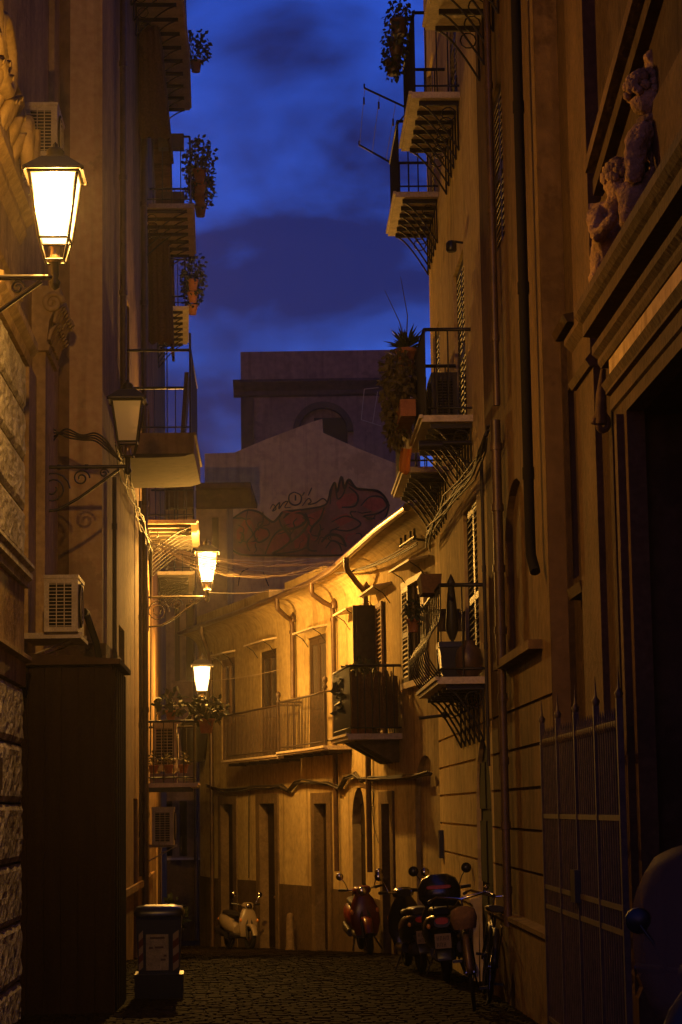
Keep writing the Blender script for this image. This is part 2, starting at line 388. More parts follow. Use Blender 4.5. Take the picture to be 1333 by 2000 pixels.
def shutter(root, wl, x0, x1, o, z0, z1, mt=SHUT, n=None, name='shutter', slatm=None, ajar=0.0):
    """louvred leaf lying along the wall at offset o"""
    if x0 > x1: x0, x1 = x1, x0
    mb = MB(); f = .06
    wl.bx(mb, x0, x0+f, o-.02, o+.02, z0, z1); wl.bx(mb, x1-f, x1, o-.02, o+.02, z0, z1)
    for zz in (z0, (z0+z1)/2-.04, z1-.08): wl.bx(mb, x0+f, x1-f, o-.018, o+.018, zz, zz+.08)
    wl.bx(mb, x0+f, x1-f, o-.03, o-.022, z0, z1)
    ob = mb.build(name, mt, root); n = n or int((z1-z0)/.075)
    sm = None
    for k in range(n):
        zz = z0+.09+(z1-z0-.19)*k/(n-1)
        if abs(zz-(z0+z1)/2) < .06: continue
        q = MB(); a, b = x0+f, x1-f
        q.hexa([wl.P(a, o+.02, zz-.02), wl.P(b, o+.02, zz-.02), wl.P(b, o-.012, zz+.02), wl.P(a, o-.012, zz+.02), wl.P(a, o+.026, zz-.012), wl.P(b, o+.026, zz-.012), wl.P(b, o-.006, zz+.028), wl.P(a, o-.006, zz+.028)])
        q.build('slat', slatm or mt, ob)
    return ob
def french(root, wl, x0, x1, z0, z1, depth=.16, mt=WOOD, glass=WGLASS, leaves=2, low=.35, name='window'):
    mb = MB(); f = .07; o = -depth
    wl.bx(mb, x0, x1, o-.06, o-.03, z0, z1)
    wl.bx(mb, x0, x0+f, o-.03, o+.03, z0, z1); wl.bx(mb, x1-f, x1, o-.03, o+.03, z0, z1); wl.bx(mb, x0+f, x1-f, o-.03, o+.03, z1-f, z1)
    ob = mb.build(name, mt, root); wdt = (x1-x0-2*f)/leaves
    for k in range(leaves):
        a = x0+f+wdt*k+.01; b = a+wdt-.02; q = MB()
        wl.bx(q, a, a+.07, o-.02, o+.02, z0, z1-f); wl.bx(q, b-.07, b, o-.02, o+.02, z0, z1-f)
        wl.bx(q, a+.07, b-.07, o-.02, o+.02, z0, z0+(z1-z0)*low); wl.bx(q, a+.07, b-.07, o-.02, o+.02, z1-f-.09, z1-f)
        q.build('leaf_frame', mt, ob)
        q = MB(); wl.bx(q, a+.07, b-.07, o-.012, o-.004, z0+(z1-z0)*low, z1-f-.09); q.build('pane', glass, ob)
    return ob
def door(root, wl, x0, x1, z0, z1, depth=.3, mt=WOOD, leaves=1, arch=False, name='door'):
    mb = MB(); wl.bx(mb, x0, x1, -depth-.05, -depth, z0, z1); ob = mb.build(name, mt, root)
    wdt = (x1-x0)/leaves; hgt = z1-z0
    for k in range(leaves):
        for (u0, u1) in ((.07, .36), (.41, .66), (.71, .9)):
            q = MB(); wl.bx(q, x0+wdt*k+.09, x0+wdt*(k+1)-.09, -depth, -depth+.022, z0+hgt*u0, z0+hgt*u1); q.build('panel', mt, ob)
    q = MB(); q.ball(wl.P(x0+(x1-x0)*.5+.06, -depth+.05, z0+1.05), .03, 8); q.build('handle', COPPER, ob)
    return ob

# ------------------------------------------------------------------ plants and pots
def leaves(mb, c, rad, n, size, droop=0.0, spike=False):
    c = Vector(c)
    for _ in range(n):
        d = Vector((rnd(-1, 1), rnd(-1, 1), rnd(-1, 1)))
        while d.length > 1 or d.length < .05: d = Vector((rnd(-1, 1), rnd(-1, 1), rnd(-1, 1)))
        p = c+Vector((d.x*rad[0], d.y*rad[1], d.z*rad[2]))
        t = (Vector((rnd(-1, 1), rnd(-1, 1), rnd(-1, 1)-droop))+d*.6).normalized(); sd = t.cross(Vector((rnd(-1, 1), rnd(-1, 1), rnd(-1, 1)))).normalized()
        l = size*rnd(.6, 1.35); wd = l*(.12 if spike else .32)
        mb.add([p, p+t*l*.5+sd*wd, p+t*l, p+t*l*.5-sd*wd], [(0, 1, 2, 3)])
    return mb
def pot_mesh(mb, c, r, h, sq=False):
    c = Vector(c)
    mb.lathe(c, [(r*.72, 0), (r*.98, h*.82), (r*1.1, h*.82), (r*1.12, h), (r*.95, h), (r*.9, h*.9), (0.001, h*.88)], 4 if sq else 14); return mb
def potted(px_c, r, h, rad, n, size, label, group=None, mt=TERRA, leafm=LEAF, spike=False, droop=0.0, stems=0, sq=False, name='potted_plant', lift=None):
    c = Vector(px_c); root = empty(name, c, label, 'plant', group)
    pot_mesh(MB(), c, r, h, sq).build('pot', mt, root) if False else None
    m1 = MB(); pot_mesh(m1, c, r, h, sq); m1.build('pot', mt, root)
    mb = MB(); cc = c+Vector((0, 0, h+(lift if lift is not None else rad[2]*.75)))
    leaves(mb, cc, rad, n, size, droop, spike)
    st = MB()
    for k in range(max(3, stems)):
        e = cc+Vector((rnd(-.6, .6)*rad[0], rnd(-.6, .6)*rad[1], rnd(-.2, .7)*rad[2])); st.tube([c+Vector((0, 0, h*.9)), (c+e)/2+Vector((rnd(-.02, .02), rnd(-.02, .02), h*.5)), e], .006, 4)
    st.build('stem', LEAFD, root)
    mb.build('foliage', leafm, root); return root

# ================================================================== SETTING
# ground sheet
g = MB(); ys = [-60, -20, 0, 10, 18, 24, 31.5, 36, 42, 46, 50, 57, 64, 110, 200, 400]; xs = [-200, -20, -4, -2, 0, 2, 4, 20, 200]
vs = [(x, y, gz(y)-.016) for y in ys for x in xs]; nx = len(xs)
g.add(vs, [(j*nx+i, j*nx+i+1, (j+1)*nx+i+1, (j+1)*nx+i) for j in range(len(ys)-1) for i in range(nx-1)])
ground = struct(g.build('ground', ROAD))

LA = Wall([plan(-620, 9.5), plan(107, 27.0)])                 # left stone church
LR = Wall([plan(107, 27.0), plan(200, 27.0)])                 # return of the tall left house
LB = Wall([plan(200, 27.0), plan(285, 36.5), plan(308, 44.0), plan(319, 55), plan(326, 60.5)])
RA = Wall([plan(860, 30.2), plan(1085, 17.7)])                # tall ochre house on the right
dRA = (RA.p[1]-RA.p[0]).normalized()
nRA = Vector((dRA.y, -dRA.x)); RB = Wall([tuple(RA.p[1]-nRA*.2), tuple(RA.p[1]+dRA*11.5-nRA*.2)])          # church on the right
CW = Wall([(-3.45, 51.4), (-2.63, 48.8), (-1.72, 45.9), (-.90, 43.1), (-.16, 40.3), (.27, 38.1), (.66, 35.2), (1.03, 32.4), (1.39, 30.15)])
H = lambda h: 1.6+h

# paving setts: one mesh in staggered rows across the street
def edges(Y):
    xl = LA.P(LA.sY(Y), 0, 0).x if Y < 27 else LB.P(LB.sY(min(Y, 60)), 0, 0).x
    xr = (RB.P(RB.sY(Y), 0, 0).x if Y < 17.7 else RA.P(RA.sY(Y), 0, 0).x) if Y < 30.2 else CW.P(CW.sY(min(Y, 51)), 0, 0).x
    return xl, xr
g = MB(); Y = 12.0; row = 0; NS = 0
while Y < 52:
    xl, xr = edges(Y); dy = .13+.0015*Y; dx = .15
    x = xl+.02-(row % 2)*dx/2; za = gz(Y); zb = gz(Y+dy)
    while x < xr-.02:
        ww = dx*rnd(.85, 1.15); t = rnd(-.004, .004); k = rnd(-.005, .005); e = .005; u = rnd(-.003, .003)
        a0, a1, b0, b1 = x+e, x+ww-e, Y+e, Y+dy-e; q = .010
        tgt = g
        if Y > 18.0 and NS < 300 and -2.2 < x < 1.3: tgt = MB(); NS += 1
        tgt.add([(a0-.004, b0-.004, za-.03), (a1+.004, b0-.004, za-.03), (a1+.004, b1+.004, zb-.03), (a0-.004, b1+.004, zb-.03),
               (a0+q, b0+q, za+t), (a1-q, b0+q, za+t+k), (a1-q, b1-q, zb+t+k+u), (a0+q, b1-q, zb+t+u)],
              [(4, 5, 6, 7), (0, 1, 5, 4), (1, 2, 6, 5), (2, 3, 7, 6), (3, 0, 4, 7)])
        if tgt is not g: tgt.build('sett', SETT, ground)
        x += ww
    Y += dy; row += 1
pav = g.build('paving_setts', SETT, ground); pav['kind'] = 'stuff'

# ================================================================== CENTRAL CURVED HOUSE
cen = empty('curved_house', (CW.p[4].x, CW.p[4].y, gz(40)), 'low cream plastered house with a curving facade and coved eaves', 'house')
def cz(s_): return gz(CW.P(s_, 0, 0).y)
ops = []; jobs = []
def cspan(pa, pb, y): return CW.hit(pa, y)[0], CW.hit(pb, y)[0]
FLOOR = H(1.12)
for (pa, pb, yt, kind) in ((433, 460, 1283, 'w'), (510, 541, 1267, 'w'), (604, 638, 1238, 'w'), (703, 741, 1190, 's'), (808, 832, 1132, 'x')):
    a, b = cspan(pa, pb, (yt+1400)/2); zt = CW.hit((pa+pb)/2, yt+3)[1]; zb = FLOOR+.02 if kind != 'x' else CW.hit(820, 1328)[1]
    ops.append(op(CW, a, b, zb, zt, depth=.12)); jobs.append((a, b, zb, zt, kind))
djobs = []
for (pa, pb, yt, fa, fb, fy, arch) in ((434, 458, 1570, 429, 465, 1554, 0), (510, 540, 1568, 503, 546, 1551, 0), (617, 642, 1568, 611, 650, 1548, 0), (689, 714, 1538, 0, 0, 0, 1), (750, 766, 1568, 745, 772, 1545, 0)):
    a, b = cspan(pa, pb, 1650); zt = CW.hit((pa+pb)/2, yt)[1]
    ops.append(op(CW, a, b, -3.2, zt, depth=.2, arch=bool(arch))); djobs.append((a, b, zt, fa, fb, fy, arch))
a, b = cspan(811, 853, 1530); zt = CW.hit(830, 1475)[1]
ops.append(op(CW, a, b, -3.2, zt, depth=.07, arch=True, back=True, ratio=.8))
WTOP = H(3.75)
mb = MB(); CW.wall(mb, 0, CW.len, -3.2, WTOP, ops)
cwall = mb.build('wall', P_C, cen)
# coved eaves, gutter, roof
prof = [(0.0, WTOP)]+[(.40-.40*math.cos(PI/2*t), WTOP+.40*math.sin(PI/2*t)) for t in [j/7 for j in range(1, 8)]]+[(.42, WTOP+.40), (.42, WTOP+.47), (-.2, WTOP+.47)]
mb = MB(); CW.mould(mb, 0, CW.len, prof); mb.build('coved_eave', P_C, cen)
mb = MB(); mb.tube([CW.P(x, .47, WTOP+.45) for x in [CW.len*j/40 for j in range(41)]], .06, 8); mb.build('gutter', COPPER, cen)
mb = MB(); mb.tube([CW.P(x, .40, WTOP+.53) for x in [CW.len*(.62+.38*j/14) for j in range(15)]], .035, 6); mb.build('roof_edge_pipe', COPPER, cen)
mb = MB(); CW.bx(mb, 0, CW.len, -6.5, .30, WTOP+.49, WTOP+.56); mb.build('roof', WALNUT, cen)
for x0f, x1f in ((.0, .30), (.36, .50)):
    mb = MB(); CW.bx(mb, CW.len*x0f, CW.len*x1f, -.25, .05, WTOP+.57, WTOP+.85); mb.build('parapet', P_C, cen)
body(cen, CW, 0, CW.len, -3.2, WTOP+.45, 6.5, P_C)
# dado painted band, thin and proud, split round the doors
pts = [(400, 1712), (417, 1715), (505, 1720), (546, 1726), (613, 1731), (650, 1736), (690, 1742), (775, 1769), (858, 1785)]
dl = [CW.hit(px, py) for px, py in pts]
cuts = sorted([0.0, CW.len]+[v for d in djobs for v in (d[0]-.12*(not d[6]), d[1]+.12*(not d[6]))])
def dz(x):
    for (a, p), (b, q) in zip(dl, dl[1:]):
        if x <= b: return p+(q-p)*(x-a)/(b-a)
    return dl[-1][1]
for a, b in zip(cuts[0::2], cuts[1::2]):
    K = max(1, int((b-a)/.5)); mb = MB()
    for k in range(K):
        u, v = a+(b-a)*k/K, a+(b-a)*(k+1)/K
        mb.hexa([CW.P(u, .018, -3.2), CW.P(v, .018, -3.2), CW.P(v, -.01, -3.2), CW.P(u, -.01, -3.2), CW.P(u, .018, dz(u)), CW.P(v, .018, dz(v)), CW.P(v, -.01, dz(v)), CW.P(u, -.01, dz(u))])
    mb.build('dado', DADO, cen)
for (a, b, zt, fa, fb, fy, arch) in djobs:
    zg = cz((a+b)/2)
    door(cen, CW, a, b, zg, zt, .16, WOODD, 1)
    if not arch:
        fa_, fb_ = cspan(fa, fb, 1650); zf = CW.hit((fa+fb)/2, fy)[1]; mb = MB()
        CW.bx(mb, fa_, a+.012, -.19, .035, -3.2, zf); CW.bx(mb, b-.012, fb_, -.19, .035, -3.2, zf); CW.bx(mb, a+.012, b-.012, -.19, .035, zt-.012, zf)
        mb.build('door_surround', SURR, cen)
for i, (a, b, zb, zt, k) in enumerate(jobs):
    if k == 'w': french(cen, CW, a, b, zb, zt, .05, WOODL if i == 0 else WOOD)
    else: french(cen, CW, a, b, zb, zt, .06, WOOD)
    if k == 'w' or k == 's':
        pass
# small hoods over the windows
for (p0, p1, y0, y1) in ((424, 460, 1284, 1268), (490, 541, 1260, 1247), (588, 640, 1236, 1221), (670, 708, 1202, 1180), (722, 765, 1160, 1135), (785, 838, 1107, 1088)):
    s0, z0 = CW.hit(p0, y0, .22); s1, z1 = CW.hit(p1, y1); zz = CW.hit((p0+p1)/2, (y0+y1)/2, .12)[1]; s0_ = CW.hit(p0+12, y0)[0]
    mb = MB(); mb.hexa([CW.P(s0_, .30, zz-.03), CW.P(s1, .30, zz-.03), CW.P(s1, 0, zz+.02), CW.P(s0_, 0, zz+.02), CW.P(s0_, .30, zz), CW.P(s1, .30, zz), CW.P(s1, 0, zz+.06), CW.P(s0_, 0, zz+.06)])
    hd = mb.build('window_hood', SLAB, cen)
    for s_ in (s0_+.12, s1-.12):
        q = MB(); q.tube([CW.P(s_, .26, zz-.03), CW.P(s_, .12, zz-.12), CW.P(s_, .01, zz-.28)], .008, 4); q.build('hood_stay', IRON, hd)
# open shutters at the fourth window: two leaves standing out from the wall and one folded back
def leaf_out(s_, z0, z1, wd, ang, mt=SHUT, nm='shutter'):
    p = CW.P(s_, .03, 0); n = CW.nrm(s_); d = CW.dir(s_); v = (n*math.cos(ang)+d*math.sin(ang)); v.z = 0; v.normalize()
    W2 = Wall([(p.x, p.y), (p.x+v.x*wd, p.y+v.y*wd)]); return shutter(cen, W2, 0, wd, 0, z0, z1, mt)
a, b, zb, zt, _ = jobs[3]
leaf_out(b-.02, zb, zt, .40, .02)
shutter(cen, CW, b+.1, b+.75, .05, zb, zt, WOODL)
a, b, zb, zt, _ = jobs[4]
shutter(cen, CW, a-.62, a-.04, .05, zb, zt, SHUT, slatm=WOODL)
mb = MB(); CW.bx(mb, a-.66, b+.12, 0, .10, zb-.09, zb); mb.build('window_sill', SLAB, cen)
mb = MB(); CW.bx(mb, b+.0, b+.14, 0, .05, zb, zt); CW.bx(mb, a-.66, b+.14, 0, .07, zt, zt+.09); mb.build('window_frame', SLAB, cen)
# gooseneck rain pipes
for (pt, yt, pw, yb, ye) in ((401, 1228, 412, 1290, 1850), (549, 1180, 571, 1216, 1365), (617, 1150, 651, 1190, 1700), (686, 1113, 714, 1160, 1700)):
    sw, zw = CW.hit(pw, yb, .08); ze = CW.hit(pw, ye)[1] if ye < 1800 else cz(sw); s0 = CW.hit(pt, yt, .42)[0]
    s0 = sw-.28 if abs(s0-sw) > 1.2 else s0
    zt = WTOP+.36
    mb = MB(); mb.tube([CW.P(s0, .50, zt+.05), CW.P(s0, .50, zt-.10), CW.P(s0, .48, zt-.16), CW.P((s0+sw)/2, .28, (zt+zw)/2-.08), CW.P(sw, .10, zw+.05), CW.P(sw, .08, zw-.06), CW.P(sw, .08, ze)], .05, 8)
    mb.tube([CW.P(sw, .08, zw-.22), CW.P(sw, .08, zw-.16)], .062, 8); mb.build('rain_pipe', PIPE, cen)
    mb = MB(); mb.lathe(CW.P(sw, .06, zw+.02), [(.07, 0), (.075, .10), (.05, .13), (.001, .2)], 8); mb.build('pipe_vent', PIPE, cen)
# balconies: a long slim one in two runs and a deep one full of planters
sa, sb = CW.hit(440, 1468, .45)[0], CW.hit(546, 1460, .45)[0]; sc_ = CW.hit(640, 1450, .45)[0]
b1 = balcony(cen, CW, sa, sb, .50, FLOOR-.05, .07, .98, .115, nbr=6, strut=0, iron=IRONR, bar_r=.010)
b2 = balcony(cen, CW, sb+.06, sc_, .50, FLOOR, .07, .98, .115, nbr=6, strut=0, iron=IRONR, bar_r=.010)
for s_, zz in ((sb, FLOOR-.05), (sc_-.1, FLOOR), (sa+.05, FLOOR-.05)):
    mb = MB(); mb.lathe(CW.P(s_, .46, zz), [(.03, 0), (.03, 1.02), (.05, 1.05), (.02, 1.1), (.05, 1.16), (.045, 1.22), (.001, 1.26)], 8); mb.build('rail_post', IRONR, cen)
sd = CW.hit(664, 1455, .7)[0]; se = CW.hit(774, 1440, .1)[0]
b3 = balcony(cen, CW, sd, se, .85, FLOOR+.02, .09, 1.05, .10, nbr=0, strut=0, iron=IRON)
for s_ in (sd+.5, (sd+se)/2, se-.4):
    mb = MB(); mb.hexa([CW.P(s_-.07, .10, FLOOR-.42), CW.P(s_+.07, .10, FLOOR-.42), CW.P(s_+.07, 0, FLOOR-.42), CW.P(s_-.07, 0, FLOOR-.42), CW.P(s_-.07, .7, FLOOR-.075), CW.P(s_+.07, .7, FLOOR-.075), CW.P(s_+.07, 0, FLOOR-.075), CW.P(s_-.07, 0, FLOOR-.075)]); mb.build('corbel', SURR, b3)
mb = MB()
K = 60
for k in range(K):
    s_ = sd+.12+(se-sd-.24)*k/K; mb.tube([CW.P(s_, .755, FLOOR+.1), CW.P(s_+rnd(-.01, .01), .755, FLOOR+rnd(.9, 1.0))], .016, 4)
for k in range(34):
    o_ = .06+.70*k/33; mb.tube([CW.P(se-.075, o_, FLOOR+.1), CW.P(se-.075, o_+rnd(-.008, .008), FLOOR+rnd(.9, 1.0))], .0125, 4)
o = mb.build('reed_screen', AWN, b3)
for k in range(4):
    s_ = sd+.5+(se-sd-1.0)*k/3; c = CW.P(s_, .5, FLOOR+.025)
    potted(c, .14, .28, (.34, .34, .52), 170, .13, 'bushy plant behind the reed screen of the deep cream house balcony', 'plants on the deep balcony', droop=.3)
# ground floor bits: grey junction boxes, cable bundle, blind arch
bund = [(412, 1536), (440, 1545), (470, 1543), (500, 1537), (535, 1538), (555, 1536), (572, 1545), (585, 1528), (600, 1526), (650, 1530), (672, 1540), (684, 1520), (700, 1512), (712, 1523), (740, 1521), (780, 1520), (815, 1517), (850, 1511)]
for k in range(5):
    mb = MB(); mb.tube([CW.P(CW.hit(px, py)[0], .05+.014*k, CW.hit(px, py)[1]+rnd(-.045, .045)) for px, py in bund], .018, 5)
    tag(mb.build('cable', WIREB), 'dark cable of the sagging bundle along the cream house wall', 'cable', 'cables on the cream house')
for px in (489,):
    if px:
        mb = MB(); mb.tube([CW.P(CW.hit(px, y)[0], .03, CW.hit(px, y)[1]) for y in (1545, 1580, 1640, 1715)], .012, 5); mb.build('wall_conduit', WIREB, cen)
ring = MB(); s_, zc = CW.hit(731, 1557)
for r in (.17, .12): ring.tube([CW.P(s_+r*1.6*math.cos(q), .04, zc+r*math.sin(q)) for q in [2*PI*j/16 for j in range(17)]], .007, 4)
ring.tube([CW.P(s_, .04, zc-.15), CW.P(s_+.15, .03, zc-.5), CW.P(s_+.6, .03, zc-.75)], .007, 4)
tag(ring.build('cable_coil', WIREB), 'coiled spare cable hanging on the cream wall beside the narrow door', 'cable')
# street post against the wall
s_ = CW.hit(585, 1700)[0]; p = CW.P(s_, .2, cz(s_)); mb = MB(); mb.lathe(p, [(.10, 0), (.10, .05), (.085, .08), (.075, .62), (.06, .70), (.001, .73)], 14)
tag(mb.build('stone_bollard', SURR, base=p), 'pale round stone post at the foot of the cream house', 'bollard')

# ================================================================== TALL OCHRE HOUSE (right)
ro = empty('ochre_house', (RA.p[0].x, RA.p[0].y, gz(30)), 'tall ochre house with banded lower wall and iron bracket balconies', 'house')
def ry(a, b): return sorted((RA.sY(a), RA.sY(b)))
RTOP = H(17.5)
ops = []
for (ya, yb, z0, z1, ar, dp) in ((24.67, 22.95, -3.2, .75, 1, .07), (25.55, 23.85, 1.32, 3.47, 0, .2), (26.2, 24.75, 4.33, 6.55, 0, .2), (29.7, 28.55, 4.33, 6.55, 0, .2), (26.4, 25.0, 8.38, 10.6, 0, .2), (29.8, 28.7, 8.2, 10.4, 0, .2), (21.0, 19.15, 1.42, 3.05, 2, .07), (21.45, 20.3, 5.5, 7.15, 0, .2), (21.6, 20.2, 8.38, 10.6, 0, .2)):
    a, b = ry(ya, yb); ops.append(op(RA, a, b, H(z0) if z0 > -3 else z0, H(z1), depth=dp, arch=bool(ar), ratio=1.0 if ar == 1 else .7))
    if ar == 2: ops[-1]['back'] = True
mainops = list(ops)
dr = mainops[0]
for h in (.905, .53, .155, -.22, -.595):     # joints of the banded lower wall, cut into it
    for a, b in ((0.0, dr['s0']-.0), (dr['s1'], RA.len)):
        if h > .75: a, b = (0.0, RA.len) if a == 0.0 else (None, None)
        if a is not None: ops.append(op(RA, a+.001, b-.001, H(h)-.014, H(h)+.014, depth=.03, back=True))
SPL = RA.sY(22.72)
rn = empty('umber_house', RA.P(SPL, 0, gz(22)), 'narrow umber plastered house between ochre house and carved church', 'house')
def clip(lo, hi):
    o2 = []
    for o_ in ops:
        if o_['s1'] <= lo or o_['s0'] >= hi: continue
        d_ = dict(o_); d_['s0'] = max(o_['s0'], lo+.001); d_['s1'] = min(o_['s1'], hi-.001); o2.append(d_)
    return o2
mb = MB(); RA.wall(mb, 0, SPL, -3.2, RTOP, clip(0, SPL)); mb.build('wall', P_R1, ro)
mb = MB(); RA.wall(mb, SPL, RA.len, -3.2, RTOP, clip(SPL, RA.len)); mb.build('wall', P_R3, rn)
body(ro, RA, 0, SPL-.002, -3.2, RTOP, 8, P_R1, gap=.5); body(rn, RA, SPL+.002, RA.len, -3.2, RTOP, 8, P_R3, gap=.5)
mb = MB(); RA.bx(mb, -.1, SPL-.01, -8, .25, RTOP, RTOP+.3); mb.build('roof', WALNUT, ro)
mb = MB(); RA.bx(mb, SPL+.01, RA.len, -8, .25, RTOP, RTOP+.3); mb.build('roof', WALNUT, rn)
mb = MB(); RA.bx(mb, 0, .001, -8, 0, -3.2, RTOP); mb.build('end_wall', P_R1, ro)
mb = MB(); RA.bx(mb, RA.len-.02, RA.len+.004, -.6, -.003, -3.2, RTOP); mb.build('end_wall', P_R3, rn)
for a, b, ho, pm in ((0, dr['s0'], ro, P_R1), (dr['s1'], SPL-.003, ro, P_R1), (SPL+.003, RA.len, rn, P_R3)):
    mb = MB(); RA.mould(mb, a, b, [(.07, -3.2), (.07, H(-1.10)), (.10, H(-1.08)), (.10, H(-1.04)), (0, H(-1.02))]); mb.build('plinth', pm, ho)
door(ro, RA, dr['s0'], dr['s1'], gz(23.8), dr['z1'], .05, DARK, 2)
for o_ in (mainops[1], mainops[2], mainops[3], mainops[4], mainops[5], mainops[7], mainops[8]):
    mid = (o_['s0']+o_['s1'])/2; ho = rn if mid > SPL else ro
    mb = MB(); RA.bx(mb, o_['s0'], o_['s1'], -.24, -.2, o_['z0'], o_['z1']); mb.build('door_back', DARK, ho)
    shutter(ho, RA, o_['s0'], mid-.01, -.06, o_['z0'], o_['z1'], SHUT, slatm=WOODL); shutter(ho, RA, mid+.01, o_['s1'], -.06, o_['z0'], o_['z1'], SHUT, slatm=WOODL)
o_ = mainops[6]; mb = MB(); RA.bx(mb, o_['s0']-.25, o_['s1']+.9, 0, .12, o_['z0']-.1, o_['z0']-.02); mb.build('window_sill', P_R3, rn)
RBAL = {}
for key, ya, yb, h, ow, bl in (('B1', 26.4, 23.25, 1.31, .52, .16), ('B2a', 26.15, 24.0, 4.32, .58, 0), ('B2b', 30.0, 27.7, 4.32, .58, 0), ('B3a', 26.8, 24.7, 8.36, .58, 0), ('B3b', 30.2, 28.2, 8.16, .58, 0), ('B3c', 22.3, 19.6, 8.3, .58, 0)):
    a, b = ry(ya, yb); RBAL[key] = (a, b, H(h)+.08, ow)
    balcony(rn if key == 'B3c' else ro, RA, a, b, ow, H(h)+.08, .075, 1.0, .26 if bl else .115, nbr=6, strut=.55, belly=bl)
# rain pipes
for (px, y0, y1, r, mt) in ((966, -200, 830, .035, PIPE), (980, 830, 1310, .05, PIPE), (992, 1310, 1800, .04, PIPE), (951, 900, 1500, .018, WIREB)):
    s0, _ = RA.hit(px, (max(y0, 0)+y1)/2, .06); zt = RA.hit(px, max(y0, -300))[1]; zb = RA.hit(px, y1)[1]
    mb = MB(); mb.tube([RA.P(s0, .07+r*.4, zt), RA.P(s0, .07+r*.4, zb)], r, 8)
    for k in range(4): mb.tube([RA.P(s0, .07+r*.4, zb+(zt-zb)*(k+.5)/4), RA.P(s0, .07+r*.4, zb+(zt-zb)*(k+.5)/4+.07)], r*1.25, 8)
    mb.build('rain_pipe', mt, rn if s0 > SPL else ro)
# black downpipe in the corner with the church, cut off above head height
s0 = RA.len-.22
mb = MB(); zb = RA.hit(1060, 1125)[1]; mb.tube([RA.P(s0, .12, RTOP), RA.P(s0, .12, zb+.35), RA.P(s0+.02, .12, zb+.15), RA.P(s0+.13, .10, zb)], .045, 10)
for k in range(8): mb.tube([RA.P(s0, .12, zb+.8+k*1.6), RA.P(s0, .12, zb+.9+k*1.6)], .052, 10)
tag(mb.build('black_downpipe', PIPEB, base=RA.P(s0, .12, zb)), 'thick black downpipe in the corner between ochre house and carved church', 'pipe')

# cable bundle sweeping round the corner under the second floor balconies
path = [(978, 842, .12), (972, 880, .14), (955, 925, .16), (930, 955, .18), (905, 985, .2), (885, 1015, .2), (868, 1045, .2), (856, 1060, .12)]
for k in range(9):
    mb = MB(); jt = rnd(-.07, .07); mb.tube([RA.P(RA.hit(px, py)[0]+jt*.6*i/4, o_+rnd(-.02, .05), RA.hit(px, py)[1]+jt+rnd(-.05, .05)) for i, (px, py, o_) in enumerate(path)], .011, 5)
    tag(mb.build('cable', WIREB), 'cable of the thick bundle sweeping under the ochre house balconies', 'cable', 'cables on the ochre house')
s0, zz = RA.hit(920, 873); mb = MB(); mb.tube([RA.P(s0+.3, .02, zz), RA.P(s0+.3, .62, zz)], .03, 6); mb.tube([RA.P(s0+.3, .35, zz-.03), RA.P(s0+.3, .62, zz-.03)], .05, 8)
mb.tube([RA.P(s0+.3, .02, zz-.25), RA.P(s0+.3, .4, zz)], .012, 5)
tag(mb.build('cable_bracket', IRON, base=RA.P(s0+.3, .02, zz)), 'dark iron cable bracket sticking out below a bracketed balcony', 'bracket')
s0, zz = CW.hit(838, 1052); mb = MB(); mb.tube([CW.P(s0-.9, .25, zz), CW.P(s0+.25, .25, zz)], .025, 6)
for q in (-.85, -.5, -.1, .2): mb.tube([CW.P(s0+q, .25, zz-.03), CW.P(s0+q, .25, zz+.12)], .02, 6)
mb.tube([CW.P(s0, 0, zz-.03), CW.P(s0, .25, zz)], .02, 5)
tag(mb.build('insulator_bracket', IRON, base=CW.P(s0, 0, zz)), 'iron crossbar with small insulators under the cream house eaves', 'bracket')

# ---- things on the ochre house balconies
a, b, z, ow = RBAL['B1']; nb = b  # b is the near end
def bal(key, u, o_): aa, bb, zz, w_ = RBAL[key]; return RA.P(aa+(bb-aa)*u, o_, zz+.004)
c = bal('B1', .86, .28); root = empty('black_planter', c, 'black rimmed plastic planter box on the first floor ochre balcony', 'planter')
mb = MB(); s_ = a+(b-a)*.86
mb.hexa([RA.P(s_-.16, .44, z+.005), RA.P(s_+.16, .44, z+.005), RA.P(s_+.16, .14, z+.005), RA.P(s_-.16, .14, z+.005), RA.P(s_-.19, .47, z+.34), RA.P(s_+.19, .47, z+.34), RA.P(s_+.19, .11, z+.34), RA.P(s_-.19, .11, z+.34)])
mb.build('tub', BLK, root); mb = MB(); RA.bx(mb, s_-.21, s_+.21, .1, .48, z+.341, z+.40); mb.build('rim', BLK, root)
mb = MB(); mb.tube([RA.P(s_-.2, .3, z+.40), RA.P(s_-.2, .3, z+1.0)], .02, 6); mb.lathe(RA.P(s_-.2, .3, z+.45), [(.03, 0), (.075, .12), (.06, .35), (.035, .6), (.05, .63), (.02, .7), (.001, .74)], 8)
tag(mb.build('closed_parasol', SEAT, base=RA.P(s_-.2, .3, z+.4)), 'closed dark parasol standing behind the black planter', 'parasol')
c = RA.P(b-.2, .16, z+.004); mb = MB(); mb.lathe(c, [(.09, 0), (.14, .06), (.15, .2), (.13, .3), (.07, .36), (.08, .4), (.001, .4)], 14)
tag(mb.build('clay_jar', PIPE, base=c), 'round brown clay jar beside the black planter', 'jar')
ch = empty('folding_chair', bal('B1', .45, .25), 'dark iron folding chair on the first floor ochre balcony', 'chair'); s_ = a+(b-a)*.45
for d_ in (.08, .38):
    mb = MB(); mb.tube([RA.P(s_-.2, d_, z+.005), RA.P(s_+.18, d_, z+.85)], .013, 5); mb.build('leg', IRON, ch)
    mb = MB(); mb.tube([RA.P(s_+.2, d_, z+.005), RA.P(s_-.16, d_, z+.46)], .013, 5); mb.build('leg', IRON, ch)
mb = MB(); RA.bx(mb, s_-.2, s_+.14, .07, .39, z+.44, z+.47); mb.build('seat', WOOD, ch)
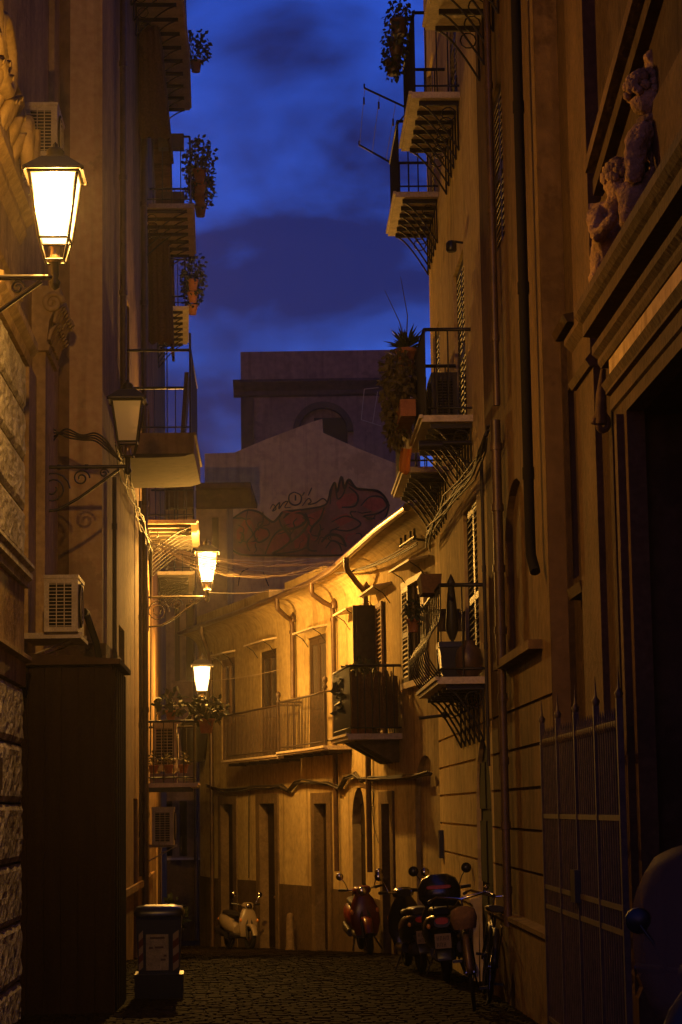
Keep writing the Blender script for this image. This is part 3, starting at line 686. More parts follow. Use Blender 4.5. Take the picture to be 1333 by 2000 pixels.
mb = MB(); RA.bx(mb, s_+.13, s_+.17, .07, .39, z+.62, z+.84); mb.build('backrest', WOOD, ch)
s_ = b-.35; mb = MB(); zt = z+1.0
c0 = RA.P(s_, .46, zt)
mb = MB(); s2 = a+(b-a)*.72; mb.hexa([RA.P(s2-.30, .62, zt-.02), RA.P(s2+.20, .62, zt-.02), RA.P(s2+.20, .42, zt-.02), RA.P(s2-.30, .42, zt-.02), RA.P(s2-.34, .64, zt+.19), RA.P(s2+.24, .64, zt+.19), RA.P(s2+.24, .40, zt+.19), RA.P(s2-.34, .40, zt+.19)])
tag(mb.build('window_box', AWN, base=RA.P(s2, .5, zt)), 'brown plastic flower trough sitting on the belly railing', 'planter')
c = RA.P(a+.75, .62, z+.68); potted(c, .075, .16, (.14, .14, .16), 60, .09, 'small orange pot with a straggly plant hooked outside the belly railing', droop=.6)
# second floor: dense hanging bush, spiky agave, towel, air conditioner
a, b, z, ow = RBAL['B2a']
root = empty('hanging_bush', RA.P(a+.4, ow, z+.1), 'dense olive trailing bush spilling over the second floor ochre railing', 'plant')
mb = MB()
for (u, dz_, r, n) in ((.12, .85, .25, 260), (.2, .55, .28, 300), (.3, .3, .24, 260), (.1, .15, .2, 180), (.42, .75, .26, 240), (.55, .5, .2, 140)):
    leaves(mb, RA.P(a+(b-a)*u, ow+.18, z+dz_), (r*.75, r*1.5, r*1.15), n, .085, .8)
mb.build('foliage', LEAFD, root)
mb = MB(); RA.bx(mb, a+.1, b-.7, ow+.02, ow+.2, z+.12, z+.32); mb.build('trough', TERRA, root)
root = empty('agave_plant', RA.P(a+.55, ow-.1, z+1.0), 'spiky agave with two dry stalks above the trailing bush', 'plant')
mb = MB(); c = RA.P(a+.5, ow+.06, z+1.12)
for k in range(60):
    d_ = Vector((rnd(-1, 1), rnd(-1, 1), rnd(.1, 1))).normalized(); l = rnd(.2, .36); sd_ = d_.cross(Vector((0, 0, 1))).normalized()*.016
    mb.add([c+sd_, c-sd_, c+d_*l*.6-sd_*1.3+Vector((0, 0, .02)), c+d_*l, c+d_*l*.6+sd_*1.3+Vector((0, 0, .02))], [(0, 1, 2, 3, 4)])
mb.build('leaves', LEAF, root); mb = MB(); pot_mesh(mb, c-Vector((0, 0, .25)), .12, .25); mb.build('pot', TERRA, root)
for (px, py) in ((752, 567), (783, 541)):
    e = at(px, py, c.y); mb = MB(); mb.tube([c, c.lerp(e, .5)+Vector((.05, 0, -.03)), e], [.01, .006, .003], 4); mb.build('dry_stalk', LEAFD, root)
mb = MB(); pa = at(783, 828, 25.9); K = 8; J = 5
vs = []
for i in range(K+1):
    for j in range(J+1):
        t = i/K; u = j/J; vs.append(pa+Vector((.125*u+.02*math.sin(t*5), .04*math.sin(u*9+t*2), -.58*t-.05*math.sin(u*3)*t)))
mb.add(vs, [(i*(J+1)+j, i*(J+1)+j+1, (i+1)*(J+1)+j+1, (i+1)*(J+1)+j) for i in range(K) for j in range(J)], True)
for i in range(K*J): mb.mi[i] = 1 if i//J > 3 else 0
o = mb.build('hanging_towel', [CLOTH, CLOTHO], base=pa); tag(o, 'cream and orange towel hanging below the trailing bush', 'towel')
sm_ = o.modifiers.new('thickness', 'SOLIDIFY'); sm_.thickness = .012

def ac_unit(wl, s_, o0, z0, label, depth=.34, wid=.82, hgt=.6, group='air conditioning units', mt=ACW):
    c = wl.P(s_, o0, z0); root = empty('air_conditioner', c, label, 'air conditioner', group)
    mb = MB(); wl.bx(mb, s_-wid/2, s_+wid/2, o0, o0+depth, z0+.06, z0+.06+hgt); wl.bx(mb, s_-wid/2-.008, s_+wid/2+.008, o0-.005, o0+depth+.008, z0+.06+hgt-.03, z0+.07+hgt); mb.build('casing', mt, root)
    for sx in (-1, 1):
        q = MB(); e = s_+sx*(wid/2+.004); wl.bx(q, e-.003, e+.003, o0+.05, o0+depth-.06, z0+.11, z0+hgt-.02); bk = q.build('end_grille', DARK, root)
        for k in range(13):
            q = MB(); zz = z0+.12+(hgt-.15)*k/12; wl.bx(q, e-.006, e+.010, o0+.05, o0+depth-.06, zz-.004, zz+.004); q.build('slat', mt, bk)
        for k in range(4):
            q = MB(); oo = o0+.05+(depth-.11)*k/3; wl.bx(q, e-.006, e+.011, oo-.005, oo+.005, z0+.11, z0+hgt-.02); q.build('slat', mt, bk)
    q = MB(); cc = wl.P(s_-.1, o0+depth+.004, z0+.06+hgt/2); n = wl.nrm(s_); q.lathe(cc, [(.24, 0), (.24, .012), (.22, .014), (.001, .015)], 20, n); fg = q.build('fan_opening', DARK, root)
    for r in (.06, .11, .16, .21):
        q = MB(); d_ = wl.dir(s_); q.tube([cc+n*.02+(d_*math.cos(t)+Vector((0, 0, 1))*math.sin(t))*r for t in [2*PI*j/16 for j in range(17)]], .005, 4); q.build('fan_ring', mt, fg)
    for k in (-.32, .32):
        q = MB(); wl.bx(q, s_+k*wid-.02, s_+k*wid+.02, 0, o0+depth+.04, z0+.02, z0+.06); q.tube([wl.P(s_+k*wid, o0+depth, z0+.02), wl.P(s_+k*wid, .02, z0-.22)], .012, 5); q.build('support_bracket', mt, root)
    return root
a, b, z, ow = RBAL['B2a']
ac_unit(RA, (a+b)/2-.3, .08, z+.08, 'dark box air conditioner on the second floor ochre balcony', .3, .7, .55, mt=SHUT)
# third floor: pots hooked on the railing and a clothes rack
a, b, z, ow = RBAL['B3a']
for i, (u, dzz) in enumerate(((.30, .72), (.62, .74), (.9, .78))):
    c = RA.P(a+(b-a)*u, ow+.12, z+dzz); potted(c, .10, .2, (.17, .17, .28), 150, .075, 'flower pot with thin trailing stems hooked on the third floor ochre railing', 'pots on the third floor ochre railing', mt=PIPE, droop=1.0, stems=6, lift=.02)
a, b, z, ow = RBAL['B3b']; rk = empty('clothes_rack', RA.P((a+b)/2, ow, z+1.0), 'thin clothes drying rack with two arms reaching out over the street', 'clothes rack')
tips = []
for s_, (p0, p1) in ((b-.1, ((800, 213), (712, 172))), (a+.1, ((777, 325), (702, 283)))):
    A = RA.P(s_, ow-.05, z+1.0-.02); A.z += 0; d_ = A.y; B = at(p1[0], p1[1], d_+.05); A2 = at(p0[0], p0[1], d_)
    mb = MB(); mb.tube([A, A2, B], .016, 5); mb.tube([B, B+Vector((0, 0, .06))], .012, 5); mb.build('arm', IRON, rk); tips.append((A2, B))
for t in (.99, .66, .3):
    mb = MB(); mb.tube([tips[0][0].lerp(tips[0][1], t), tips[1][0].lerp(tips[1][1], t)], .0035, 4); mb.build('line', WIREB, rk)
    q = tips[0][0].lerp(tips[0][1], t).lerp(tips[1][0].lerp(tips[1][1], t), rnd(.05, .6)); mb = MB(); mb.box(q-Vector((.012, .012, .1)), q+Vector((.012, .012, 0))); mb.build('peg', WOOD, rk)
# camera-like wall lamp (unlit)
s_, zz = RA.hit(905, 482); mb = MB(); mb.lathe(RA.P(s_, .14, zz-.06), [(.05, 0), (.065, .02), (.065, .1), (.04, .13)], 10); mb.tube([RA.P(s_, 0, zz+.05), RA.P(s_, .14, zz+.07)], .015, 5)
tag(mb.build('wall_spotlight', BLK, base=RA.P(s_, 0, zz)), 'small unlit black spotlight high on the ochre wall', 'spotlight')
s_, zz = RA.hit(878, 1396); mb = MB(); mb.tube([RA.P(s_, 0, zz), RA.P(s_, .4, zz-.04)], .02, 6); mb.ball(RA.P(s_, .06, zz), .05, 8)
tag(mb.build('drain_spout', IRON, base=RA.P(s_, 0, zz)), 'short dark drain spout under the first floor ochre balcony', 'pipe')
s_, zz = RA.hit(866, 1650); mb = MB(); RA.bx(mb, s_-.1, s_+.1, 0, .06, zz-.18, zz+.2)
tag(mb.build('meter_box', BLK, base=RA.P(s_, 0, zz)), 'narrow dark meter box on the banded ochre wall corner', 'box')

# ================================================================== CARVED CHURCH (right)
ch2 = empty('carved_church', RB.P(0, 0, gz(16)), 'dark baroque church front with carved portal and deep mouldings', 'church')
def rb(Y): return RB.sY(Y)
def rp(px, o_=0.0): return RB.hit(px, 1578, o_)[0]
def rz_(px, py, o_=0.0): return RB.hit(px, py, o_)[1]
DT = rz_(1247, 776, .12)                                        # underside of the portal lintel
ops = [op(RB, rp(1250, .1), RB.len-2.2, -3.2, DT, depth=.6), op(RB, rp(1126), rp(1146), rz_(1136, 1120), rz_(1136, 725), depth=.25, back=True), op(RB, rp(1094), rp(1132), rz_(1110, 632), rz_(1110, 545), depth=.3, back=True)]
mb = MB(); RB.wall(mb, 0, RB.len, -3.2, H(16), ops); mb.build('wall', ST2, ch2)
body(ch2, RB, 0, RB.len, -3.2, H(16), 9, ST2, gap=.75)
door(ch2, RB, ops[0]['s0'], ops[0]['s1'], gz(12), DT, .5, WOOD, 2)
for (pa_, pb_, o_, m_, zt_) in ((1068, 1092, .10, ST2L, H(16)), (1100, 1122, .05, ST2, rz_(1110, 660)), (1150, 1186, .10, ST2L, H(8.5)), (1190, 1220, .05, ST2, rz_(1205, 700)), (1224, 1250, .12, ST2L, DT+.3)):
    mb = MB(); RB.bx(mb, rp(pa_, o_), rp(pb_, o_), 0, o_, -3.2, zt_); pil = mb.build('pilaster', m_, ch2)
    q = MB(); zb_ = gz(15); RB.mould(q, rp(pa_, o_)-.02, rp(pb_, o_)+.02, [(0, zb_-.3), (o_+.05, zb_-.3), (o_+.05, zb_+.55), (o_+.02, zb_+.62), (o_+.04, zb_+.68), (o_, zb_+.75), (0, zb_+.75)]); q.build('base', m_, pil)
    if zt_ > H(8):
        q = MB(); zc_ = rz_(1170, 700, o_); RB.mould(q, rp(pa_, o_)-.02, rp(pb_, o_)+.02, [(0, zc_), (o_+.03, zc_), (o_+.06, zc_+.05), (o_+.02, zc_+.1), (o_+.02, zc_+.3), (o_+.08, zc_+.36), (o_+.08, zc_+.4), (0, zc_+.42)]); q.build('capital', m_, pil)
ja = ops[0]['s0']
for k in range(3):
    mb = MB(); oo = .13+.02*k; RB.mould(mb, ja-.13+.05*k, ja-.10+.05*k, [(0, -1), (oo, -1), (oo, DT), (0, DT)]); mb.build('jamb_moulding', ST2L, ch2)
def hor(name, s0, s1, prof, mt): q = MB(); RB.mould(q, s0, s1, prof); return q.build(name, mt, ch2)
pe = RB.len-1.9; f0 = rz_(1222, 703, .15); f1 = rz_(1222, 660, .15); c1 = rz_(1222, 588, .2); c2 = rz_(1222, 548, .25); c3 = rz_(1205, 492, .28)
hor('lintel', rp(1224, .12), pe, [(0, DT), (.12, DT), (.12, DT+.09), (.14, DT+.1), (.14, DT+.2), (.17, DT+.21), (.17, f0-.07), (.2, f0-.02), (0, f0-.005)], ST2L)
hor('frieze', rp(1218, .15), pe, [(0, f0), (.15, f0), (.15, f1), (0, f1)], ST1)
hor('cornice', rp(1190, .2), pe+.1, [(0, f1+.005), (.16, f1+.005), (.18, f1+.04), (.18, f1+.07), (.22, f1+.10), (.22, c1-.01), (.17, c1), (.17, c2), (.28, c2+.01), (.28, c2+.10), (.31, c2+.12), (.34, c3-.06), (.34, c3), (0, c3+.04)], ST2L)
hor('upper_cornice', 0.02, RB.len, [(0, H(7.6)), (.1, H(7.62)), (.14, H(7.7)), (.24, H(7.8)), (.24, H(7.88)), (.3, H(7.95)), (0, H(8.02))], ST2L)
hor('window_sill', rp(1088, .1), rp(1134, .1), [(0, rz_(1110, 660)), (.09, rz_(1110, 660)), (.12, rz_(1110, 645)), (0, rz_(1110, 640))], ST2)
hor('niche_sill', rp(1124, .1), rp(1150, .1), [(0, rz_(1140, 1170)), (.10, rz_(1140, 1170)), (.12, rz_(1140, 1150)), (0, rz_(1140, 1140))], ST2)
q = MB(); s_ = rp(1206, .1); zv = rz_(1206, 800, .1); q.tube([RB.P(s_, .12+.06*(1-t)*math.cos(t*11), zv+.08*(1-t)*math.sin(t*11)) for t in [j/22 for j in range(20)]], .025, 6)
q.tube([RB.P(s_, .13, zv), RB.P(s_, .12, zv+.22), RB.P(s_, .10, zv+.4)], [.05, .04, .02], 6); q.build('volute', ST2L, ch2)
def rake(s0, z0, s1, z1, o_, th, mt):
    q = MB(); q.hexa([RB.P(s0, o_, z0), RB.P(s1, o_, z1), RB.P(s1, 0, z1), RB.P(s0, 0, z0), RB.P(s0, o_, z0+th), RB.P(s1, o_, z1+th), RB.P(s1, 0, z1+th), RB.P(s0, 0, z0+th)]); q.build('raking_moulding', mt, ch2)
sr = rp(1180, .15); zr_ = rz_(1180, 258, .15); rake(sr, zr_, sr+2.6, zr_+.55, .14, .10, ST2L); rake(sr-.05, zr_-.16, sr+2.6, zr_+.36, .08, .12, ST2)
hor('attic_panel', rp(1195, .03), pe, [(0, c3+.05), (.03, c3+.05), (.03, zr_-.2), (0, zr_-.19)], ST2L)
# statues: figures grown as one skin each
def pt(px, py, d): return at(px, py, d)
d0 = 14.55
# stout putto leaning out from the portal cornice, chin on its hands
n = dict(pelvis=pt(1192, 520, d0), belly=pt(1192, 478, d0-.02), chest=pt(1190, 432, d0-.05), neck=pt(1203, 400, d0-.12), head=pt(1214, 372, d0-.17), crown=pt(1217, 342, d0-.15),
         lsh=pt(1168, 415, d0-.06), lel=pt(1166, 462, d0-.2), lwr=pt(1192, 436, d0-.34), lha=pt(1203, 414, d0-.36),
         rsh=pt(1220, 425, d0-.05), rel=pt(1238, 462, d0-.2), rwr=pt(1240, 436, d0-.3), rha=pt(1236, 414, d0-.32),
         hipl=pt(1178, 535, d0), knl=pt(1168, 580, d0-.1), ankl=pt(1166, 625, d0), hipr=pt(1212, 532, d0), knr=pt(1238, 498, d0-.26), ankr=pt(1246, 545, d0-.2))
r = dict(pelvis=.115, belly=.105, chest=.105, neck=.06, head=.115, crown=.10, lsh=.068, lel=.055, lwr=.036, lha=.042, rsh=.068, rel=.055, rwr=.036, rha=.042, hipl=.09, knl=.07, ankl=.045, hipr=.09, knr=.075, ankr=.045)
E = [('pelvis', 'belly'), ('belly', 'chest'), ('chest', 'neck'), ('neck', 'head'), ('head', 'crown'), ('chest', 'lsh'), ('lsh', 'lel'), ('lel', 'lwr'), ('lwr', 'lha'), ('chest', 'rsh'), ('rsh', 'rel'), ('rel', 'rwr'), ('rwr', 'rha'), ('pelvis', 'hipl'), ('hipl', 'knl'), ('knl', 'ankl'), ('pelvis', 'hipr'), ('hipr', 'knr'), ('knr', 'ankr')]
def make_putto():
    return figure('putto_statue', 'curly haired stone putto crouching on the church portal cornice', n, E, r, (pt(1217, 348, d0-.15), .125, 110))
d1 = 13.45
n2 = dict(pelvis=pt(1268, 350, d1), belly=pt(1276, 300, d1), chest=pt(1286, 248, d1-.04), neck=pt(1277, 222, d1-.1), head=pt(1266, 200, d1-.14), crown=pt(1260, 176, d1-.12),
          rsh=pt(1306, 226, d1-.0), rel=pt(1290, 158, d1-.06), rwr=pt(1276, 116, d1-.08), rha=pt(1268, 98, d1-.1),
          lsh=pt(1258, 250, d1-.16), lel=pt(1240, 296, d1-.26), lwr=pt(1240, 340, d1-.3), lha=pt(1246, 360, d1-.3),
          hipl=pt(1256, 372, d1-.06), knl=pt(1240, 400, d1-.3), ankl=pt(1224, 452, d1-.2), hipr=pt(1292, 370, d1-.05), knr=pt(1330, 345, d1-.32), ankr=pt(1352, 400, d1-.25))
r2 = dict(pelvis=.125, belly=.11, chest=.12, neck=.075, head=.085, crown=.075, lsh=.075, lel=.055, lwr=.04, lha=.042, rsh=.075, rel=.06, rwr=.042, rha=.042, hipl=.105, knl=.08, ankl=.05, hipr=.105, knr=.08, ankr=.05)
def make_angel():
    o = figure('angel_statue', 'stone figure with one arm raised reclining above the church portal', n2, E, r2, (pt(1260, 176, d1-.12), .115, 90), fat=1.4)
    mb = MB(); K, J = 12, 8; vs = []
    for i in range(K+1):
        for j in range(J+1):
            t, u = i/K, j/J; p_ = pt(1246+80*t, 330+50*u+10*math.sin(t*9), d1-.2+.05*math.sin(t*14+u*3)-.1*u); vs.append(p_)
    mb.add(vs, [(i*(J+1)+j, i*(J+1)+j+1, (i+1)*(J+1)+j+1, (i+1)*(J+1)+j) for i in range(K) for j in range(J)], True)
    dr_ = mb.build('drapery', STAT, o); dr_.modifiers.new('t', 'SOLIDIFY').thickness = .04
    mb = MB()
    for k in range(7):
        c_ = pt(1300+9*k, 150-8*k, d1+.25); e_ = pt(1296+11*k, 168+6*k, d1+.2); mb.loft([(c_, Vector((.05, 0, .02)), Vector((0, .03, 0))), (c_.lerp(e_, .6), Vector((.06, 0, .02)), Vector((0, .03, 0))), (e_, Vector((.02, 0, .01)), Vector((0, .012, 0)))], 8)
    mb.build('wing', STAT, o)
import bmesh
def figure(name, label, nodes, edges_, rad, hair=None, cat='statue', fat=1.12):
    keys = list(nodes); P3 = [Vector(nodes[k]) for k in keys]; off = Vector((P3[0].x, P3[0].y, min(p.z for p in P3)))
    me = bpy.data.meshes.new(name); bm = bmesh.new(); lay = bm.verts.layers.skin.verify(); vv = []
    for i, k in enumerate(keys):
        v = bm.verts.new(P3[i]-off); v[lay].radius = (rad[k]*fat, rad[k]*fat); v[lay].use_root = (i == 0); vv.append(v)
    for a_, b_ in edges_: bm.edges.new((vv[keys.index(a_)], vv[keys.index(b_)]))
    bm.to_mesh(me); bm.free()
    o = bpy.data.objects.new(name, me); COL.objects.link(o); o.location = off; o['_w'] = list(off)
    k_ = o.modifiers.new('skin', 'SKIN'); k_.use_smooth_shade = True
    s_ = o.modifiers.new('sub', 'SUBSURF'); s_.levels = 2; s_.render_levels = 2
    me.materials.append(STAT); tag(o, label, cat)
    tx = bpy.data.textures.new('chisel', 'CLOUDS'); tx.noise_scale = .07; tx.noise_depth = 3
    s_.levels = 3; s_.render_levels = 3; dm = o.modifiers.new('chisel', 'DISPLACE'); dm.texture = tx; dm.strength = .05; dm.mid_level = .5
    if hair:
        c_, rr, cnt = hair; mb = MB()
        for _ in range(cnt):
            d_ = Vector((rnd(-1, 1), rnd(-1, 1), rnd(-.25, 1))).normalized(); mb.ball(Vector(c_)+d_*rr, rr*.3, 6)
        mb.build('curly_hair', STAT, o)
    return o
make_putto(); make_angel()

# iron gate in front of the church
gt = empty('iron_gate', RB.P(rb(16.3), .32, gz(16)), 'tall spiked iron gate leaf standing along the church front', 'gate')
GA = Wall([tuple(RB.P(0, .32, 0).xy), tuple(RB.P(RB.len, .32, 0).xy)])
g0, g1 = GA.hit(1064, 1600)[0], GA.hit(1217, 1600)[0]; gzz = gz(15)+.05
ztop = H(.52); zr = [gzz+.06, GA.hit(1078, 1772)[1], GA.hit(1078, 1734)[1], GA.hit(1070, 1594)[1], GA.hit(1062, 1449)[1]]
for z_ in zr:
    mb = MB(); GA.bx(mb, g0, g1, -.012, .012, z_-.018, z_+.018); mb.build('rail', IRONR, gt)
for k in range(5):
    s_ = g0+(g1-g0)*k/4; mb = MB(); GA.bx(mb, s_-.02, s_+.02, -.02, .02, gzz-.05, ztop+.14); mb.lathe(GA.P(s_, 0, ztop+.14), [(.02, 0), (.03, .03), (.01, .06), (.001, .2)], 6); mb.build('post', IRONR, gt)
sp = MB(); sp.tube([(0, 0, 0), (0, 0, ztop-gzz-.06)], .009, 5); sp.lathe((0, 0, ztop-gzz-.06), [(.009, 0), (.02, .03), (.001, .15)], 5); spm = sp.mesh('bar', IRONR)
for k in range(41):
    if k % 10: put('bar', spm, GA.P(g0+(g1-g0)*k/40, 0, gzz), gt)
s_, zz = GA.hit(1133, 1732); mb = MB(); GA.bx(mb, s_-.12, s_+.1, -.04, .05, zz-.11, zz+.12); mb.build('lock_box', BLK, gt)
# pale marble kerb block at the corner
p = onground(1074, 1990); mb = MB(); x, y, z_ = p
mb.hexa([(x-.10, y-.5, z_-.05), (x+.2, y-.5, z_-.05), (x+.22, y+.45, z_-.05), (x+.10, y+.45, z_-.05), (x+.0, y-.5, z_+.12), (x+.2, y-.5, z_+.16), (x+.22, y+.45, z_+.2), (x+.13, y+.45, z_+.2)])
tag(mb.build('marble_kerb', SLAB, base=p), 'pale wedge shaped marble guard stone at the foot of the iron gate', 'kerb stone')

# ================================================================== LEFT STONE CHURCH
le = empty('stone_church', LA.P(LA.len*.6, 0, gz(22)), 'stone church front with carved capital, deep entablature and rough quoins', 'church')
mb = MB(); LA.wall(mb, 0, LA.len, -3.2, H(16), []); mb.build('wall', ST1, le); body(le, LA, 0, LA.len, -3.2, H(16), 8, ST1, gap=.05)
def la(Y): return LA.sY(Y)
def lm(name, Ya, Yb, prof, mt=ST1, parent=None): q = MB(); LA.mould(q, la(Ya), la(Yb), prof); return q.build(name, mt, parent or le)
# entablature
lm('entablature', 9.6, 21.4, [(0, H(5.0)), (.16, H(5.0)), (.16, H(5.15)), (.19, H(5.17)), (.19, H(5.3)), (.15, H(5.32)), (.15, H(5.75)), (.18, H(5.8)), (.22, H(5.86)), (.22, H(5.93)), (.30, H(6.0)), (.30, H(6.08)), (0, H(6.15))])
# pilaster with carved capital
pl = MB(); LA.bx(pl, la(24.1), la(25.1), 0, .15, -3.2, H(5.22)); pil = pl.build('pilaster', ST1, le)
q = MB(); LA.mould(q, la(24.0), la(25.2), [(0, H(5.22)), (.19, H(5.22)), (.21, H(5.27)), (.17, H(5.31)), (.2, H(5.57)), (.32, H(5.85)), (.32, H(5.97)), (0, H(5.98))]); cap = q.build('capital', ST1, pil)
for k in range(14):
    q = MB(); s_ = la(24.0)+(la(25.2)-la(24.0))*(k % 7+.5)/7; zz = H(5.35)+(k//7)*.2; oo = .19+(k//7)*.06
    q.loft([(LA.P(s_, oo, zz), LA.dir(s_)*.07, LA.nrm(s_)*.02), (LA.P(s_, oo+.03, zz+.12), LA.dir(s_)*.08, LA.nrm(s_)*.03), (LA.P(s_, oo+.11, zz+.19), LA.dir(s_)*.05, LA.nrm(s_)*.03), (LA.P(s_, oo+.10, zz+.14), LA.dir(s_)*.02, LA.nrm(s_)*.01)], 8); q.build('leaf', ST1, cap)
for sgn, s_ in ((-1, la(24.0)-.01), (1, la(25.2)+.01)):
    q = MB(); q.tube([LA.P(s_, .24+.12*(1-t)*math.cos(t*12), H(5.77)+.12*(1-t)*math.sin(t*12)) for t in [j/24 for j in range(22)]], .035, 6); q.build('volute', ST1, cap)
# inner pilaster and recess jamb
q = MB(); LA.bx(q, la(25.9), la(26.6), 0, .07, -3.2, H(15)); q.build('pilaster', ST1, le)
q = MB(); LA.bx(q, la(23.2), la(24.0), 0, .06, -3.2, H(4.9)); q.build('pilaster', ST1, le)
# rough quoin pier: separate blocks, pedestal mouldings
def rough_block(Ya, Yb, o_, z0, z1, mt=STW):
    q = MB(); s0, s1 = la(Ya), la(Yb); K, J = 26, 10; g_ = .012; vs = []
    for i in range(K+1):
        for j in range(J+1):
            e = (i in (0, K) or j in (0, J)); vs.append(LA.P(s0+g_+(s1-s0-2*g_)*i/K, o_-.02 if e else o_+rnd(-.003, .009)+.006*math.sin(i*1.3+z0*9)*math.sin(j*1.1), z0+g_+(z1-z0-2*g_)*j/J))
    q.add(vs, [(i*(J+1)+j, (i+1)*(J+1)+j, (i+1)*(J+1)+j+1, i*(J+1)+j+1) for i in range(K) for j in range(J)])
    K1 = [LA.P(s0+g_, 0, z0+g_), LA.P(s1-g_, 0, z0+g_), LA.P(s1-g_, 0, z1-g_), LA.P(s0+g_, 0, z1-g_), LA.P(s0+g_, o_-.02, z0+g_), LA.P(s1-g_, o_-.02, z0+g_), LA.P(s1-g_, o_-.02, z1-g_), LA.P(s0+g_, o_-.02, z1-g_)]
    q.add(K1, [(0, 1, 5, 4), (1, 2, 6, 5), (2, 3, 7, 6), (3, 0, 4, 7)]); return q.build('stone_block', mt, le)
z_ = H(2.37); zt_ = H(4.28); ya, yb = 17.6, 20.3
hh = (zt_-z_)/4
for k in range(4): rough_block(ya+(.12 if k % 2 else 0), yb, .34, z_+hh*k, z_+hh*(k+1))
lm('pier_cap', ya-.1, yb+.1, [(0, H(4.28)), (.36, H(4.28)), (.38, H(4.36)), (.44, H(4.42)), (.44, H(4.5)), (0, H(4.56))])
lm('pedestal_moulding', ya-.05, yb+.08, [(0, H(2.12)), (.36, H(2.12)), (.36, H(2.18)), (.40, H(2.2)), (.40, H(2.25)), (.37, H(2.26)), (.42, H(2.3)), (.42, H(2.33)), (.36, H(2.36)), (0, H(2.37))], STW)
q = MB(); LA.bx(q, la(ya), la(yb), 0, .33, H(1.50), H(2.11)); q.build('pedestal', ST1, le)
lm('pedestal_base', ya-.05, yb+.06, [(0, H(1.18)), (.34, H(1.18)), (.34, H(1.40)), (.40, H(1.42)), (.40, H(1.46)), (0, H(1.49))])
for k in range(6): rough_block(ya, yb-.03*(k % 2), .33, H(1.17)-.54*(k+1), H(1.17)-.54*k)
# bright carved scroll and raised block by the first lamp
zs_ = H(6.15)
q = MB(); q.tube([LA.P(la(18.6)+.9*(1-t)*math.cos(t*10+2.2), .30, zs_+.72+.55*(1-t)*math.sin(t*10+2.2)) for t in [j/36 for j in range(33)]], [.10-.002*j for j in range(33)], 8); q.build('scroll', ST1, le)
for k in range(16):
    q = MB(); s_ = la(16.4)+.25*k; zz = zs_+.12+.10*math.sin(k*1.7); dd_ = LA.dir(s_); nn_ = LA.nrm(s_)
    q.loft([(LA.P(s_, .24, zz), dd_*.06, nn_*.03), (LA.P(s_+.02, .27, zz+.12), dd_*.13, nn_*.05), (LA.P(s_+.05, .31, zz+.25), dd_*.11, nn_*.05), (LA.P(s_+.08, .36, zz+.30), dd_*.06, nn_*.03), (LA.P(s_+.08, .36, zz+.26), dd_*.02, nn_*.02)], 10); q.build('carved_leaf', ST1, le)
q = MB(); q.tube([LA.P(la(20.2)+.34*(1-t)*math.cos(-t*11+.6), .36, zs_+.34+.34*(1-t)*math.sin(-t*11+.6)) for t in [j/30 for j in range(28)]], [.085-.002*j for j in range(28)], 8); q.build('scroll', ST1, le)
q = MB(); LA.mould(q, la(12), la(20.4), [(0, zs_), (.26, zs_), (.22, zs_+.6), (.3, zs_+.75), (.22, zs_+.85), (0, zs_+.9)]); q.build('attic_block', ST1, le)
# paper notice
s_, zz = LA.hit(4, 1510, .365); q = MB(); LA.bx(q, s_-.25, s_+.05, .362, .366, zz-.14, zz+.13); tag(q.build('paper_notice', PAPER, base=LA.P(s_, .36, zz)), 'small white paper notice stuck on the rough stone pier', 'notice')
ac_unit(LA, la(22.7), .1, H((1583-302)*22.7/F), 'air conditioner above the carved scroll by the brightest lamp', .34, .8, .58)
s_ = la(23.3); ac_unit(LA, s_, .26, H((1585-1246)*23.0/F), 'air conditioner on a shelf below the unlit lamp bracket', .36, .8, .6)
q = MB(); LA.bx(q, s_-.5, s_+.5, 0, .66, H((1585-1246)*23.0/F)-.02, H((1585-1246)*23.0/F)+.018); tag(q.build('metal_shelf', ACW, base=LA.P(s_, 0, H(1.85))), 'pale metal shelf carrying the lower left air conditioner', 'shelf')
# flexible duct
P0 = LA.P(s_+.42, .62, H(2.2)); pr = lambda px, py: (lambda h_: LR.P(h_[0], .05, h_[1]))(LR.hit(px, py))
q = MB(); q.tube([P0, P0.lerp(pr(172, 1215), .5)+Vector((0, 0, .06)), pr(175, 1215), pr(203-14, 1255), pr(198, 1300)], .045, 7); tag(q.build('flexible_duct', PIPEB, base=P0), 'dark flexible duct leading from the lower air conditioner to the corner', 'pipe')
# shop opening darkness under the shelf: a tall dark door
q = MB(); LA.bx(q, la(22.5), la(26.4), 0, .02, -3.2, H(1.62)); dd = q.build('side_door', WOOD, le)
for k in range(5):
    q = MB(); LA.bx(q, la(22.55+.76*k), la(23.25+.76*k), .02, .035, -2, H(1.58)); q.build('plank', WOOD, dd)

